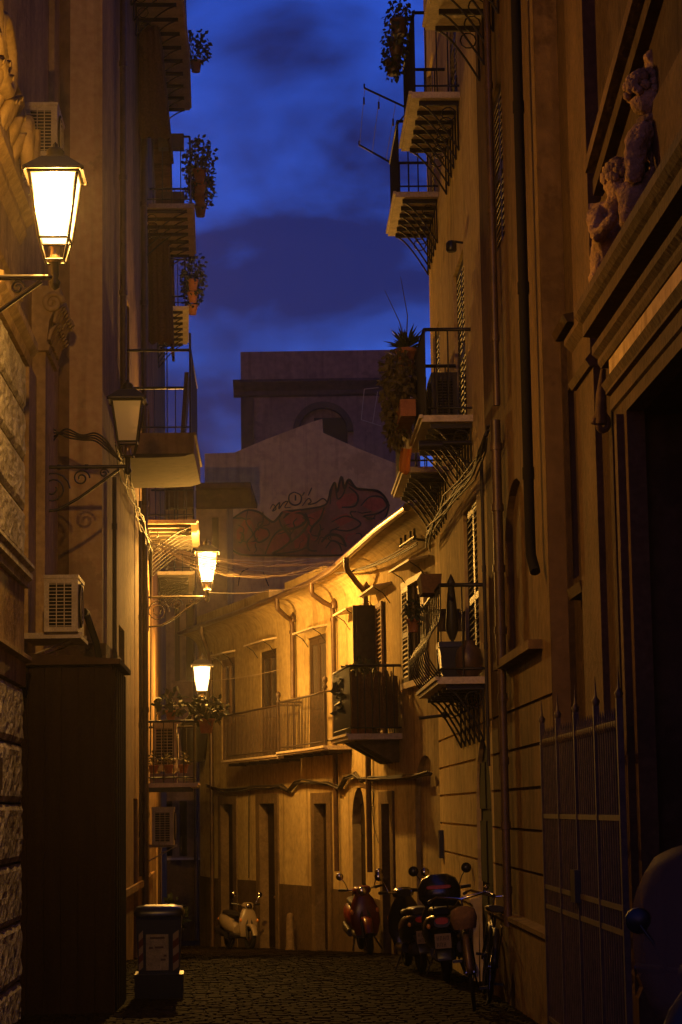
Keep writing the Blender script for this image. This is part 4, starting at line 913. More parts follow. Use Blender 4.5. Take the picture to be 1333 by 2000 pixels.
# dark boarded lean-to shop filling the corner at the foot of the church
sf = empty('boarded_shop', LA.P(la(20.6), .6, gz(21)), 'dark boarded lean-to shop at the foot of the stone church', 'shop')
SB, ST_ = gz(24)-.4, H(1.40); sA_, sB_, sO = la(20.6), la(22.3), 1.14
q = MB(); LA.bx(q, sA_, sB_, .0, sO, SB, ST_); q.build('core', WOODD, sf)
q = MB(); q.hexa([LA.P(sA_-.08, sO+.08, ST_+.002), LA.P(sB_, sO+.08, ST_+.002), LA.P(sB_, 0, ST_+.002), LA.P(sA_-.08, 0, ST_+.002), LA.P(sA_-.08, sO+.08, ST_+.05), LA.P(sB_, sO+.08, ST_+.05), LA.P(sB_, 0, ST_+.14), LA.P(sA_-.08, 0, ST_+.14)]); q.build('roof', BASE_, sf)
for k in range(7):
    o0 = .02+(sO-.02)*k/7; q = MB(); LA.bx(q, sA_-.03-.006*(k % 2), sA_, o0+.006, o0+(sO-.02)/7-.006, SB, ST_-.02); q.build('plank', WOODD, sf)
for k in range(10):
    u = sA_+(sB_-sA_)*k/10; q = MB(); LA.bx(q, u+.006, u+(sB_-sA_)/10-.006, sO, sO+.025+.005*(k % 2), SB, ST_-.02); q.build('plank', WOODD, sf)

# ================================================================== TALL BROWN HOUSE (left) and its row
l2 = empty('brown_house', LB.P(0, 0, gz(27)), 'tall brown plastered house with stacked iron balconies', 'house')
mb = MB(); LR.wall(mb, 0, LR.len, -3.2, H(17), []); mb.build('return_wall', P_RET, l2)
def lb(Y): return LB.sY(Y)
SHADE = mat('wall_foot_shade', (.12, .072, .036), .9, 0, (.065, .04, .022), 1.6, .6, 14)  # dark band along the wall foot, shade put into its colour
mb = MB(); LR.bx(mb, .0, LR.len+.05, 0, .05, -3.2, H(2.1)); mb.build('shade_band', SHADE, l2)
mb = MB(); LB.bx(mb, .02, lb(29.8), .0, .05, -3.2, H(2.1)); mb.build('shade_band', SHADE, l2)
dops = []; dj = []
for (ya, yb, h0, h1) in ((31.0, 32.4, 5.45, 7.7), (38.0, 39.3, 5.05, 7.3), (36.6, 37.8, .48, 2.7), (37.2, 38.4, 10.55, 12.7), (33.0, 34.2, 13.35, 15.5), (30.0, 31.2, .8, 2.6), (33.2, 34.3, -3.2, .2)):
    if yb < 36.5 or True:
        o_ = op(LB, lb(ya), lb(yb), H(h0) if h0 > -3 else -3.2, H(h1), depth=.22); dops.append(o_); dj.append(o_)
s36 = lb(40.5)
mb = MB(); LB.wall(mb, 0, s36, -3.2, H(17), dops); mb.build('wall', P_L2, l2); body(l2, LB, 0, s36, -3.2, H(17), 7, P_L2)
for o_ in dj:
    if o_['z0'] > -3: french(l2, LB, o_['s0'], o_['s1'], o_['z0'], o_['z1'], .16, WOOD)
    else: door(l2, LB, o_['s0'], o_['s1'], gz(34), o_['z1'], .2)
mb = MB(); LB.bx(mb, 0, s36, -7, .3, H(17), H(17.3)); mb.build('roof', WALNUT, l2)
mb = MB(); LB.bx(mb, .02, s36, 0, .05, H(-1.2), H(-1.1)); mb.build('string_course', P_L2, l2)
l3 = empty('far_left_house', LB.P(s36, 0, gz(44)), 'narrow dark house down the lane beyond the lit lamps', 'house')
dops = []
for (ya, yb, h0, h1) in ((45, 46.2, 10.55, 12.7), (46, 47.2, 5.05, 7.2), (43, 44.2, -3.2, .1), (49, 50.2, 5.05, 7.2), (50, 51, -3.2, 0), (44, 45.2, .9, 2.8)):
    dops.append(op(LB, lb(ya), lb(yb), H(h0) if h0 > -3 else -3.2, H(h1), depth=.22))
mb = MB(); LB.wall(mb, s36, LB.len, -3.2, H(13.2), dops); mb.build('wall', P_L2, l3); body(l3, LB, s36, LB.len, -3.2, H(13.2), 7, P_L2)
for o_ in dops:
    if o_['z0'] > -3: french(l3, LB, o_['s0'], o_['s1'], o_['z0'], o_['z1'], .16, WOOD)
    else: door(l3, LB, o_['s0'], o_['s1'], gz(46), o_['z1'], .2)
mb = MB(); LB.bx(mb, s36, LB.len, -7, .35, H(13.2), H(13.45)); mb.build('roof', WALNUT, l3)
LBAL = {}
for key, rt, ya, yb, h, ow, th, nb, st in (('A', l2, 29.2, 39.5, 13.3, .78, .08, 16, .5), ('B', l2, 36.4, 39.7, 10.5, .85, .08, 7, .5), ('C', l3, 44.1, 47.5, 10.5, .66, .08, 7, .5), ('D', l2, 30.4, 33.3, 5.38, 1.05, .30, 0, 0), ('E', l2, 36.9, 40.3, 5.0, .88, .07, 7, .5), ('F', l3, 45, 48.7, 5.0, .76, .07, 8, .4), ('G', l2, 35.9, 38.4, .46, .88, .07, 3, .0)):
    LBAL[key] = (lb(ya), lb(yb), H(h), ow)
    balcony(rt, LB, lb(ya), lb(yb), ow, H(h), th, 1.22 if key in 'DB' else 1.02, .26 if key == 'D' else .15, nbr=nb, strut=st, slab=P_L2 if key == 'D' else SLAB)
# fat plaster belly under balcony D, a tall rail post and a stack of planks
a, b, z, ow = LBAL['D']
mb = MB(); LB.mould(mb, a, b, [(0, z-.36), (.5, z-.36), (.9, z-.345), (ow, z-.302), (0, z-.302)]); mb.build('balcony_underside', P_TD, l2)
mb = MB(); mb.tube([LB.P(a+.05, ow-.05, z), LB.P(a+.05, ow-.05, z+1.47)], .018, 5); mb.build('rail_post', IRON, l2)
for k in range(4):
    mb = MB(); s_ = a+.55+.14*k; mb.hexa([LB.P(s_, ow-.16, z+.005), LB.P(s_+.1, ow-.16, z+.005), LB.P(s_+.1, ow-.22, z+.005), LB.P(s_, ow-.22, z+.005), LB.P(s_, ow-.09, z+1.0-.05*k), LB.P(s_+.1, ow-.09, z+1.0-.05*k), LB.P(s_+.1, ow-.15, z+1.0-.05*k), LB.P(s_, ow-.15, z+1.0-.05*k)])
    tag(mb.build('plank', WOOD, base=LB.P(s_, ow-.2, z)), 'wooden plank leaning inside the railing of the fat bellied balcony', 'plank', 'planks on the bellied balcony')
# cloth awnings let down from the slabs
for (Y, z1, z0, o0, o1, wd, lab) in ((34.6, H(13.05), H(11.15), .35, .52, 1.5, 'brown cloth awning let down under the topmost left balcony'), (38.0, H(10.3), H(8.4), .38, .45, 1.6, 'brown cloth awning hanging below the potted plant balcony')):
    mb = MB(); K, J = 24, 10; s0 = lb(Y); vs = []
    for i in range(K+1):
        for j in range(J+1):
            t, u = i/K, j/J; vs.append(LB.P(s0+wd*t, (.05+(o0+(o1-o0)*u-.05)*min(1, (t*wd)/.0001) if i else .03)+.025*math.sin(t*40), z1+(z0-z1)*u-(.06*abs(math.sin(t*12)) if j == J else 0)))
    # front drop
    mb.add(vs, [(i*(J+1)+j, i*(J+1)+j+1, (i+1)*(J+1)+j+1, (i+1)*(J+1)+j) for i in range(K) for j in range(J)], True)
    # side drop facing down the street
    vs = []
    for i in range(13):
        for j in range(J+1):
            t, u = i/12, j/J; vs.append(LB.P(s0+.02*math.sin(t*22), .03+(o0+(o1-o0)*u-.03)*t, z1+(z0-z1)*u-(.07*abs(math.sin(t*9)) if j == J else 0)))
    mb.add(vs, [(i*(J+1)+j, (i+1)*(J+1)+j, (i+1)*(J+1)+j+1, i*(J+1)+j+1) for i in range(12) for j in range(J)], True)
    o = mb.build('cloth_awning', AWN, base=LB.P(s0, 0, z1)); o.modifiers.new('t', 'SOLIDIFY').thickness = .01; tag(o, lab, 'awning')
# pipes on the brown house
for (Y, r, z0, z1, mt) in ((30.0, .05, H(5), H(17), PIPE), (35.2, .055, H(-2.4), H(17), PIPE), (28.2, .03, H(-2), H(4.4), WIREB), (33.9, .025, H(-1), H(4.9), WIREB)):
    mb = MB(); mb.tube([LB.P(lb(Y), .07, z0), LB.P(lb(Y), .07, z1)], r, 7)
    k = z0+.6
    while k < z1: mb.tube([LB.P(lb(Y), .07, k), LB.P(lb(Y), .07, k+.08)], r*1.25, 7); k += 1.7
    mb.build('rain_pipe', mt, l2)
# messy cable bundle on the brown house, lit by the lamp
for k in range(6):
    mb = MB(); pth = []
    for i in range(12):
        t = i/11; Y = 28.0+7.9*t; pth.append(LB.P(lb(Y), .1+rnd(-.03, .06), H(4.75-.35*t+.1*math.sin(t*8+k))+rnd(-.06, .06)))
    pth.append(LB.P(lb(36.1), .12, H(3.4))); pth.append(LB.P(lb(36.2)+rnd(-.1, .1), .1, H(1.2)+rnd(-.3, .3)))
    mb.tube(pth, .009, 5); tag(mb.build('cable', WIREB), 'loose cable of the tangle drooping along the brown house', 'cable', 'cables on the brown house')
# plants of the left balconies
for key, us, zz_, lab, grp in (('B', (.06, .3, .52, .74), .45, 'flower pot hooked outside the railing of the third floor left balcony', 'pots on the third floor left balcony'), ('C', (.12, .45, .8), .45, 'flower pot hooked on the far left balcony railing', 'pots on the far left balcony'), ('A', (.40, .95), .5, 'flower pot hooked on the topmost left balcony railing', 'pots on the topmost left balcony')):
    a, b, z, ow = LBAL[key]
    for u in us:
        c = LB.P(a+(b-a)*u, ow+.12, z+zz_); potted(c, .11, .22, (.27, .3, .34), 210, .10, lab, grp, droop=.4)
for key, u, lab in (('B', .05, 'dark trough tied to the top rail of the third floor left balcony'),):
    a, b, z, ow = LBAL[key]; mb = MB(); LB.bx(mb, a+.02, a+.26, .25, .7, z+1.02, z+1.27); tag(mb.build('window_box', PIPE, base=LB.P(a, .5, z+1.02)), lab, 'planter')
    mb = MB(); LB.bx(mb, a+.09, a+.3, .2, .7, z+.004, z+.24); tag(mb.build('window_box', PIPE, base=LB.P(a, .5, z)), 'dark trough on the floor of the third floor left balcony', 'planter')
# balcony G: air conditioner, red box, flowers, terracotta pot on the rail
a, b, z, ow = LBAL['G']
ac_unit(LB, a+1.1, .12, z+.2, 'air conditioner behind the flowery balcony railing', .4, .75, .75)
mb = MB(); LB.bx(mb, a+.12, a+.4, .1, .55, z+.004, z+.16); tag(mb.build('plastic_crate', PRED, base=LB.P(a+.2, .3, z)), 'red plastic box on the flowery balcony floor', 'box')
for k in range(3): potted(LB.P(a+.25, .15+.25*k, z+.165), .08, .14, (.1, .1, .12), 60, .06, 'little yellowish flower pot on the flowery balcony', 'little pots on the flowery balcony', leafm=LEAFD)
potted(LB.P(a+.15, ow+.16, z+.82), .13, .24, (.34, .34, .22), 240, .11, 'terracotta pot with a wide bushy plant hooked on the flowery balcony corner', droop=.3)
potted(LB.P(a+.1, .45, z+1.05), .11, .15, (.26, .2, .2), 80, .13, 'broad leaved plant in a trough on the flowery balcony rail', leafm=LEAF, sq=True)
mb = MB(); c = CW.P(.9, .35, FLOOR); mb.lathe(c, [(.26, 0), (.32, .5), (.34, .9), (.3, .92), (.001, .9)], 14); tag(mb.build('large_tub', SEAT, base=c), 'large dark tub at the left end of the cream house balcony', 'tub')
ac_unit(LB, lb(36.6), .12, H(-.62), 'air conditioner under the flowery balcony', .36, .8, .62)
p = onground(335, 1850); potted(p+Vector((0, 0, 0)), .2, .38, (.34, .34, .42), 220, .16, 'dark bushy pot plant on the ground behind the wheelie bin', mt=BLK)

# ================================================================== END OF THE LANE
EW = Wall([plan(296, 61), plan(446, 61)])
en = empty('end_house', EW.P(EW.len/2, 0, gz(61)), 'dim house closing the lane with a jutting dark eave', 'house')
ops = []
for (p0, p1, y0, y1) in ((320, 337, 1565, 1672), (350, 366, 1565, 1672), (341, 352, 1180, 1330), (363, 378, 1180, 1330), (414, 428, 1010, 1110)):
    s0, zt = EW.hit(p0, y0); s1, zb = EW.hit(p1, y1); ops.append(op(EW, s0, s1, zb, zt, depth=.25))
mb = MB(); EW.wall(mb, 0, EW.len, -3.6, H(9.1), ops); mb.build('wall', P_E, en); body(en, EW, 0, EW.len, -3.6, H(9.1), 4, P_E)
for o_ in ops: french(en, EW, o_['s0'], o_['s1'], o_['z0'], o_['z1'], .16, WOOD)
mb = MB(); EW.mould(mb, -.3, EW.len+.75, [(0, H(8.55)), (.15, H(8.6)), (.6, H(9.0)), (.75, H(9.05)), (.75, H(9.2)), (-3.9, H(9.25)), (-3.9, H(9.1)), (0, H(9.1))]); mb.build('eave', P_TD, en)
mb = MB(); EW.bx(mb, 0, EW.len, 0, .06, H(-1.36), H(-1.30)); mb.build('sill_band', SLAB, en)
mb = MB(); EW.bx(mb, 0, EW.len, 0, .04, -3.6, H(-1.37)); mb.build('dado', DADO, en)
mb = MB(); mb.tube([EW.P(EW.hit(383, 1500)[0], .1, H(9)), EW.P(EW.hit(383, 1500)[0], .1, gz(61))], .06, 7); mb.build('rain_pipe', PIPE, en)

# gable house with graffiti
GW = Wall([plan(395, 68), plan(830, 68)])
gb = empty('gable_house', GW.P(GW.len/2, 0, gz(68)), 'blank gabled wall covered in red and black graffiti', 'house')
outl = [(400, 886), (458, 884), (520, 858), (610, 824), (630, 818), (631, 845), (700, 876), (790, 912), (826, 930)]
tp = [GW.hit(*q) for q in outl]; mb = MB(); vsf = [GW.P(s_, 0, z_) for s_, z_ in tp]+[GW.P(tp[-1][0], 0, -4), GW.P(tp[0][0], 0, -4)]
vsb = [v+Vector((0, 7, 0)) for v in vsf]; k = len(vsf)
mb.add(vsf+vsb, [tuple(range(k))[::-1], tuple(range(k, 2*k))]+[(i, (i+1) % k, k+(i+1) % k, k+i) for i in range(k)]); mb.build('wall', P_G, gb)
S = 3.508
def gp(zx, zy, o_=.02): s_, z_ = GW.hit(420+zx/S, 900+zy/S); return GW.P(s_, o_, z_)
def blob(pts, o_, mt, nm='graffiti_fill'):
    mb = MB(); mb.add([gp(x, y, o_) for x, y in pts], [tuple(range(len(pts)))[::-1]]); mb.build(nm, mt, gb)
def smooth(pts, n=6):
    P_ = [Vector((x, y)) for x, y in pts]; o_ = []
    for i in range(len(P_)-1):
        a, b, c, d = P_[max(0, i-1)], P_[i], P_[i+1], P_[min(len(P_)-1, i+2)]
        for j in range(n):
            t = j/n; o_.append(.5*((2*b)+(c-a)*t+(2*a-5*b+4*c-d)*t*t+(3*b-a-3*c+d)*t**3))
    return o_+[P_[-1]]
def stroke(pts, wd, o_=.04, mt=GRB, nm='graffiti_line'):
    Q = smooth(pts); mb = MB(); vs = []
    for i, q in enumerate(Q):
        t = (Q[min(i+1, len(Q)-1)]-Q[max(0, i-1)]); t = t.normalized() if t.length > 1e-6 else Vector((1, 0)); nn = Vector((-t.y, t.x))*wd*(.6+.4*math.sin(PI*i/len(Q)))
        vs += [gp(q.x+nn.x, q.y+nn.y, o_), gp(q.x-nn.x, q.y-nn.y, o_)]
    mb.add(vs, [(2*i, 2*i+1, 2*i+3, 2*i+2) for i in range(len(Q)-1)]); mb.build(nm, mt, gb)
OUT = [(80, 430), (140, 385), (220, 340), (300, 352), (350, 390), (400, 420), (440, 385), (470, 352), (560, 340), (640, 330), (760, 300), (790, 205), (822, 150), (838, 215), (868, 110), (888, 190), (918, 130), (970, 190), (1050, 200), (1130, 215), (1190, 300), (1170, 390), (1050, 490), (960, 580), (900, 640), (760, 650), (520, 650), (330, 650), (170, 640), (100, 580), (78, 500)]
blob(OUT, .012, GRM)
for pts in ([(270, 500), (300, 460), (360, 480), (370, 520), (300, 550)], [(470, 400), (520, 360), (600, 370), (615, 410), (560, 460), (500, 450)], [(345, 600), (420, 500), (470, 480), (520, 540), (470, 590), (360, 640)], [(640, 370), (740, 330), (760, 350), (690, 420), (640, 500), (620, 440)], [(830, 290), (880, 230), (960, 220), (985, 270), (920, 310), (850, 330)], [(1010, 310), (1060, 250), (1150, 260), (1170, 310), (1090, 350)], [(150, 480), (220, 380), (250, 420), (200, 540), (150, 540)], [(540, 540), (600, 480), (640, 540), (600, 600), (550, 600)], [(800, 400), (900, 360), (960, 400), (860, 450)]):
    blob(pts, .024, GRR)
stroke(OUT[:12], 8); stroke(OUT[11:22], 9); stroke(OUT[21:]+[OUT[0]], 7)
for pts, w_ in (([(330, 350), (330, 420), (300, 460), (270, 500), (300, 560), (370, 520), (360, 470), (300, 460)], 6), ([(440, 400), (460, 450), (500, 470), (580, 450), (625, 410), (600, 365), (520, 355), (470, 395)], 8), ([(345, 640), (400, 520), (470, 470), (520, 540), (460, 600), (400, 640), (560, 620), (640, 590)], 7), ([(230, 330), (215, 420), (260, 500), (220, 560), (240, 620)], 5), ([(160, 440), (200, 470), (180, 540), (230, 560)], 4), ([(620, 360), (640, 420), (600, 490), (520, 560)], 8), ([(750, 320), (720, 400), (660, 470), (640, 600), (700, 620)], 8), ([(790, 300), (800, 200), (825, 160), (840, 260), (880, 230), (900, 150)], 6), ([(920, 180), (980, 240), (960, 310), (870, 320)], 7), ([(1000, 310), (1060, 250), (1140, 250), (1180, 310), (1120, 360), (1020, 380), (1100, 400)], 6), ([(730, 560), (780, 510), (860, 520), (900, 590)], 10), ([(760, 600), (800, 550), (850, 570), (870, 620)], 6), ([(800, 420), (900, 380), (1000, 430), (920, 480), (820, 470)], 6), ([(900, 140), (960, 185), (1060, 200), (1150, 230), (1198, 310)], 6),
                ([(380, 330), (400, 300), (420, 330), (395, 345), (430, 300), (445, 290), (440, 330), (470, 290), (500, 280), (480, 320), (520, 320)], 5), ([(545, 215), (590, 240), (585, 290), (545, 305), (510, 280), (512, 235), (545, 215)], 6), ([(553, 235), (553, 275)], 6), ([(600, 240), (615, 215)], 5), ([(640, 240), (665, 185)], 5), ([(600, 310), (640, 260), (660, 280), (640, 300), (690, 290), (740, 260), (770, 290), (730, 310)], 5), ([(160, 860), (180, 770), (230, 740)], 4), ([(330, 760), (370, 860)], 4)): stroke(pts, w_)

random.seed(21)
for k in range(34):
    x0, y0 = rnd(130, 1080), rnd(330, 610)
    if y0 < 330+max(0, (500-x0)*.2) or (x0 > 900 and y0 > 520): continue
    a0 = rnd(0, 2*PI); pts = [(x0, y0)]
    for j in range(4): a0 += rnd(-1.3, 1.3); pts.append((min(1130, max(110, pts[-1][0]+rnd(18, 42)*math.cos(a0))), min(635, max(350, pts[-1][1]+rnd(18, 40)*math.sin(a0)))))
    stroke(pts, rnd(2.5, 6), .030+.0004*k, GRR if k % 4 == 0 else GRB)

# church tower behind
TW = Wall([plan(478, 88), plan(835, 88)])
tw = empty('church_tower', TW.P(TW.len/2, 0, gz(88)), 'dark square church block with cornice and arched recess behind the gable', 'church')
zc = lambda py, px=600: TW.hit(px, py)[1]
sA = TW.hit(631, 800)[0]; rA = 60*88/F
mb = MB(); TW.wall(mb, 0, TW.len, -4, zc(745), [op(TW, sA-rA, sA+rA, zc(900), zc(785), depth=.35, arch=True, back=True)]); mb.build('wall', P_T, tw); body(tw, TW, 0, TW.len, -4, zc(740), 9, P_T, gap=.4)
mb = MB(); TW.bx(mb, 0, TW.len, -9, .05, zc(745), zc(686)); mb.build('parapet', P_T, tw)
mb = MB(); TW.mould(mb, -.3, TW.len+.3, [(0, zc(775)), (.15, zc(772)), (.15, zc(764)), (.35, zc(757)), (.6, zc(750)), (.6, zc(745)), (0, zc(743))]); mb.build('cornice', P_TD, tw)
mb = MB(); TW.bx(mb, 0, 25*88/F, 0, .2, -4, zc(776)); mb.build('pilaster', P_TD, tw)
mb = MB(); zsp = zc(785)-rA; K = 16
for (ra, rb_) in ((rA*1.0, rA*.80),):
    for k in range(K):
        q0, q1 = PI*k/K, PI*(k+1)/K
        pr_ = lambda r_, q, o_: TW.P(sA-r_*math.cos(q), o_, zsp+r_*math.sin(q))
        mb.hexa([pr_(ra, q0, .08), pr_(ra, q1, .08), pr_(ra, q1, -.3), pr_(ra, q0, -.3), pr_(rb_, q0, .08), pr_(rb_, q1, .08), pr_(rb_, q1, -.3), pr_(rb_, q0, -.3)])
mb.build('arch_band', P_TD, tw)
mb = MB(); TW.bx(mb, sA-.3*rA, sA+.8*rA, -.33, -.3, zc(900), zsp+rA*.5); mb.build('arch_window', DARK, tw)
mb = MB()
for a_, b_ in (((712, 760), (706, 820)), ((706, 820), (745, 832)), ((738, 765), (728, 828)), ((712, 760), (740, 757))): mb.tube([at(*a_, 60), at(*b_, 60)], .012, 4)
tag(mb.build('antenna_wire_frame', WIRE, base=at(725, 825, 60)), 'thin wire antenna frame against the dark church block', 'antenna')

# ================================================================== STREET LAMPS
def lamp(wl, s_, arm, z, lit, label, k=1.0):
    c = wl.P(s_, 0, z); root = empty('street_lamp', c, label, 'street lamp', 'lanterns on scrolled wall arms')
    n = wl.nrm(s_); d = wl.dir(s_); Z = Vector((0, 0, 1)); Q = lambda o_, u, zz: c+n*o_+d*u+Z*zz
    mb = MB(); mb.hexa([Q(0, -.05, -.6), Q(0, .05, -.6), Q(.03, .05, -.6), Q(.03, -.05, -.6), Q(0, -.05, .12), Q(0, .05, .12), Q(.03, .05, .12), Q(.03, -.05, .12)]); mb.build('wall_plate', IRON, root)
    mb = MB(); mb.tube([Q(.02, 0, 0), Q(arm, 0, 0)], .022, 8)
    for q in (.25, .55): mb.tube([Q(arm*q-.02, 0, 0), Q(arm*q+.02, 0, 0)], .032, 8)
    mb.build('arm', IRON, root)
    mb = MB(); mb.tube([Q(.03, 0, -.52), Q(.25, 0, -.5), Q(.5, 0, -.36), Q(arm-.1, 0, -.03)], .018, 7); mb.build('brace', IRON, root)
    for (o_, zz, r, tn) in ((.19, -.25, .20, 13), (.52, -.13, .10, 10), (.74*arm, -.075, .055, 9)):
        mb = MB(); mb.tube([Q(o_+r*(1-.8*t)*math.cos(t*tn), 0, zz+r*(1-.8*t)*math.sin(t*tn)) for t in [j/30 for j in range(31)]], .011, 5); mb.build('scroll', IRON, root)
    mb = MB(); mb.lathe(Q(arm, 0, -.10), [(.001, 0), (.03, .02), (.045, .06), (.025, .09), (.03, .12), (.03, .20), (.055, .22)], 10); mb.build('stem', IRON, root)
    zb, zg0, zg1, zt = .12, .28, .76, 1.0   # lantern levels above the arm
    hb, h0, h1 = .07, .11, .175
    cr = lambda h, zz: [Q(arm+sx*h, sy*h, zz) for sx, sy in ((-1, -1), (1, -1), (1, 1), (-1, 1))]
    A, B, C, D = cr(hb, zb), cr(h0, zg0), cr(h1, zg1), cr(h1+.035, zg1+.015)
    mb = MB()
    for i in range(4):
        j = (i+1) % 4
        mb.tube([A[i], B[i]], .009, 4); mb.tube([B[i], C[i]], .013, 4); mb.tube([B[i], B[j]], .012, 4); mb.tube([C[i], C[j]], .014, 4); mb.tube([A[i], A[j]], .008, 4)
        mb.ball(D[i], .022, 6)
    mb.build('lantern_frame', IRON, root)
    for i in range(4):
        j = (i+1) % 4; f_ = .97; ctr = (B[i]+B[j]+C[i]+C[j])/4; cc = Q(arm, 0, (zg0+zg1)/2)
        sh = (cc-ctr)*.02; mb = MB(); mb.add([B[i]+sh, B[j]+sh, C[j]+sh, C[i]+sh], [(0, 1, 2, 3)]); mb.build('pane', LIT if lit else FROST, root)
    mb = MB(); e0 = cr(h1+.045, zg1+.01); e1 = cr(h1+.045, zg1+.03); e2 = cr(.105, zg1+.13); e3 = cr(.09, zg1+.14)
    ring_ = [cr(h1-.005, zg1+.012)]+[e0, e1, e2, e3]
    vs = [v for r_ in ring_ for v in r_]; mb.add(vs, [(a*4+i, a*4+(i+1) % 4, (a+1)*4+(i+1) % 4, (a+1)*4+i) for a in range(len(ring_)-1) for i in range(4)]+[(16, 17, 18, 19)]); mb.build('roof', IRON, root)
    mb = MB(); mb.lathe(Q(arm, 0, zg1+.135), [(.075, 0), (.085, .02), (.062, .035), (.07, .06), (.045, .09), (.018, .10), (.022, .115), (.001, .14)], 12); mb.build('finial', IRON, root)
    mb = MB(); mb.lathe(Q(arm, 0, zb-.01), [(.05, 0), (.055, .02), (.035, .05), (.03, .10), (.04, .12)], 10); mb.build('lamp_holder', COPPER, root)
    mb = MB(); mb.ball(Q(arm, 0, .46), .05, 10, (1, 1, 1.8)); mb.build('bulb', BULB if lit else FROST, root)
    if lit:
        ld = bpy.data.lights.new('lamp_light', 'POINT'); ld.energy = LAMP_W*k; ld.color = LAMP_C; ld.shadow_soft_size = .07
        lo = bpy.data.objects.new('lamp_light', ld); COL.objects.link(lo); lo.parent = root; lo.location = n*arm+Z*.53
    return root
def lampat(wl, px, py, d, lit, label, k=1.0):
    p = at(px, py, d); s_ = wl.sY(p.y)
    w0 = wl.P(s_, 0, 0); n = wl.nrm(s_); arm = (Vector((p.x, p.y, 0))-w0).dot(n); s_ += (Vector((p.x, p.y, 0))-w0).dot(wl.dir(s_)); return lamp(wl, s_, arm, p.z-.52, lit, label, k)
lampat(LA, 108, 408, 15.5, True, 'biggest lit wall lantern hanging by the carved stone church front', 1.2)
lampat(LA, 250, 825, 24.6, False, 'unlit wall lantern above the shelf air conditioner', 1.0)
for k in range(4):
    P_ = [LA.P(la(25.6), .1, H(4.45))+Vector((0, 0, .05*k)), at(128, 838+5*k, 24.9), at(160, 850+3*k, 24.8), at(186, 846+5*k, 24.75), at(206, 858+6*k, 24.7), at(222, 880+3*k, 24.68), at(236, 900, 24.65)]
    Q_ = []
    for i in range(len(P_)-1):
        a_, b_, c_, d_ = P_[max(0, i-1)], P_[i], P_[i+1], P_[min(len(P_)-1, i+2)]
        for j in range(6): t = j/6; Q_.append(.5*((2*b_)+(c_-a_)*t+(2*a_-5*b_+4*c_-d_)*t*t+(3*b_-a_-3*c_+d_)*t**3))
    mb = MB(); mb.tube(Q_+[P_[-1]], .011, 5)
    tag(mb.build('cable', WIREB), 'dark cable looping from the wall to the unlit lantern', 'cable', 'cables of the unlit lantern')
lampat(LB, 405, 1108, 37.6, True, 'lit wall lantern beside the overhead wires', 4.4)
lampat(LB, 395, 1326, 42.0, True, 'small lit wall lantern above the flowery balcony plants', .75)

# ================================================================== WIRES ACROSS THE LANE
def wire(a, b, sag, r, label, grp, mt=WIRE, kink=0.0):
    P_ = [a.lerp(b, t)+Vector((0, 0, -4*sag*t*(1-t)+(rnd(-kink, kink) if 0 < t < 1 else 0))) for t in [j/16 for j in range(17)]]
    mb = MB(); mb.tube(P_, r, 4); return tag(mb.build('overhead_wire', mt), label, 'wire', grp)
A0 = LB.P(lb(36.2), .15, H(4.45)); B0 = CW.P(CW.hit(842, 1058)[0], .2, CW.hit(842, 1058)[1])
for k in range(11):
    a_ = A0+Vector((rnd(-.05, .2), rnd(-.6, .3), rnd(-.12, .12))); px = 640+rnd(-30, 40); s_, z__ = CW.hit(px, 1098+rnd(-8, 10), .45)
    wire(a_, CW.P(s_, .45, z__), rnd(.12, .42), .0055, 'thin overhead wire of the bundle strung from the lamp to the cream eaves', 'wires across the lane', kink=.02)
for k in range(3): wire(CW.P(CW.hit(655, 1100, .45)[0], .45, H(4.1)), B0+Vector((0, 0, rnd(-.1, .1))), .1, .012, 'wire running along the cream eaves to the insulators', 'wires along the eaves', WIREB)
wire(at(408, 1157, 36.4), at(640, 1132, 38), .1, .006, 'single thin wire from the lamp arm to the cream eaves', None)
wire(at(350, 1330, 49), at(545, 1308, 43.2), .08, .006, 'single thin wire crossing low before the cream house windows', None)

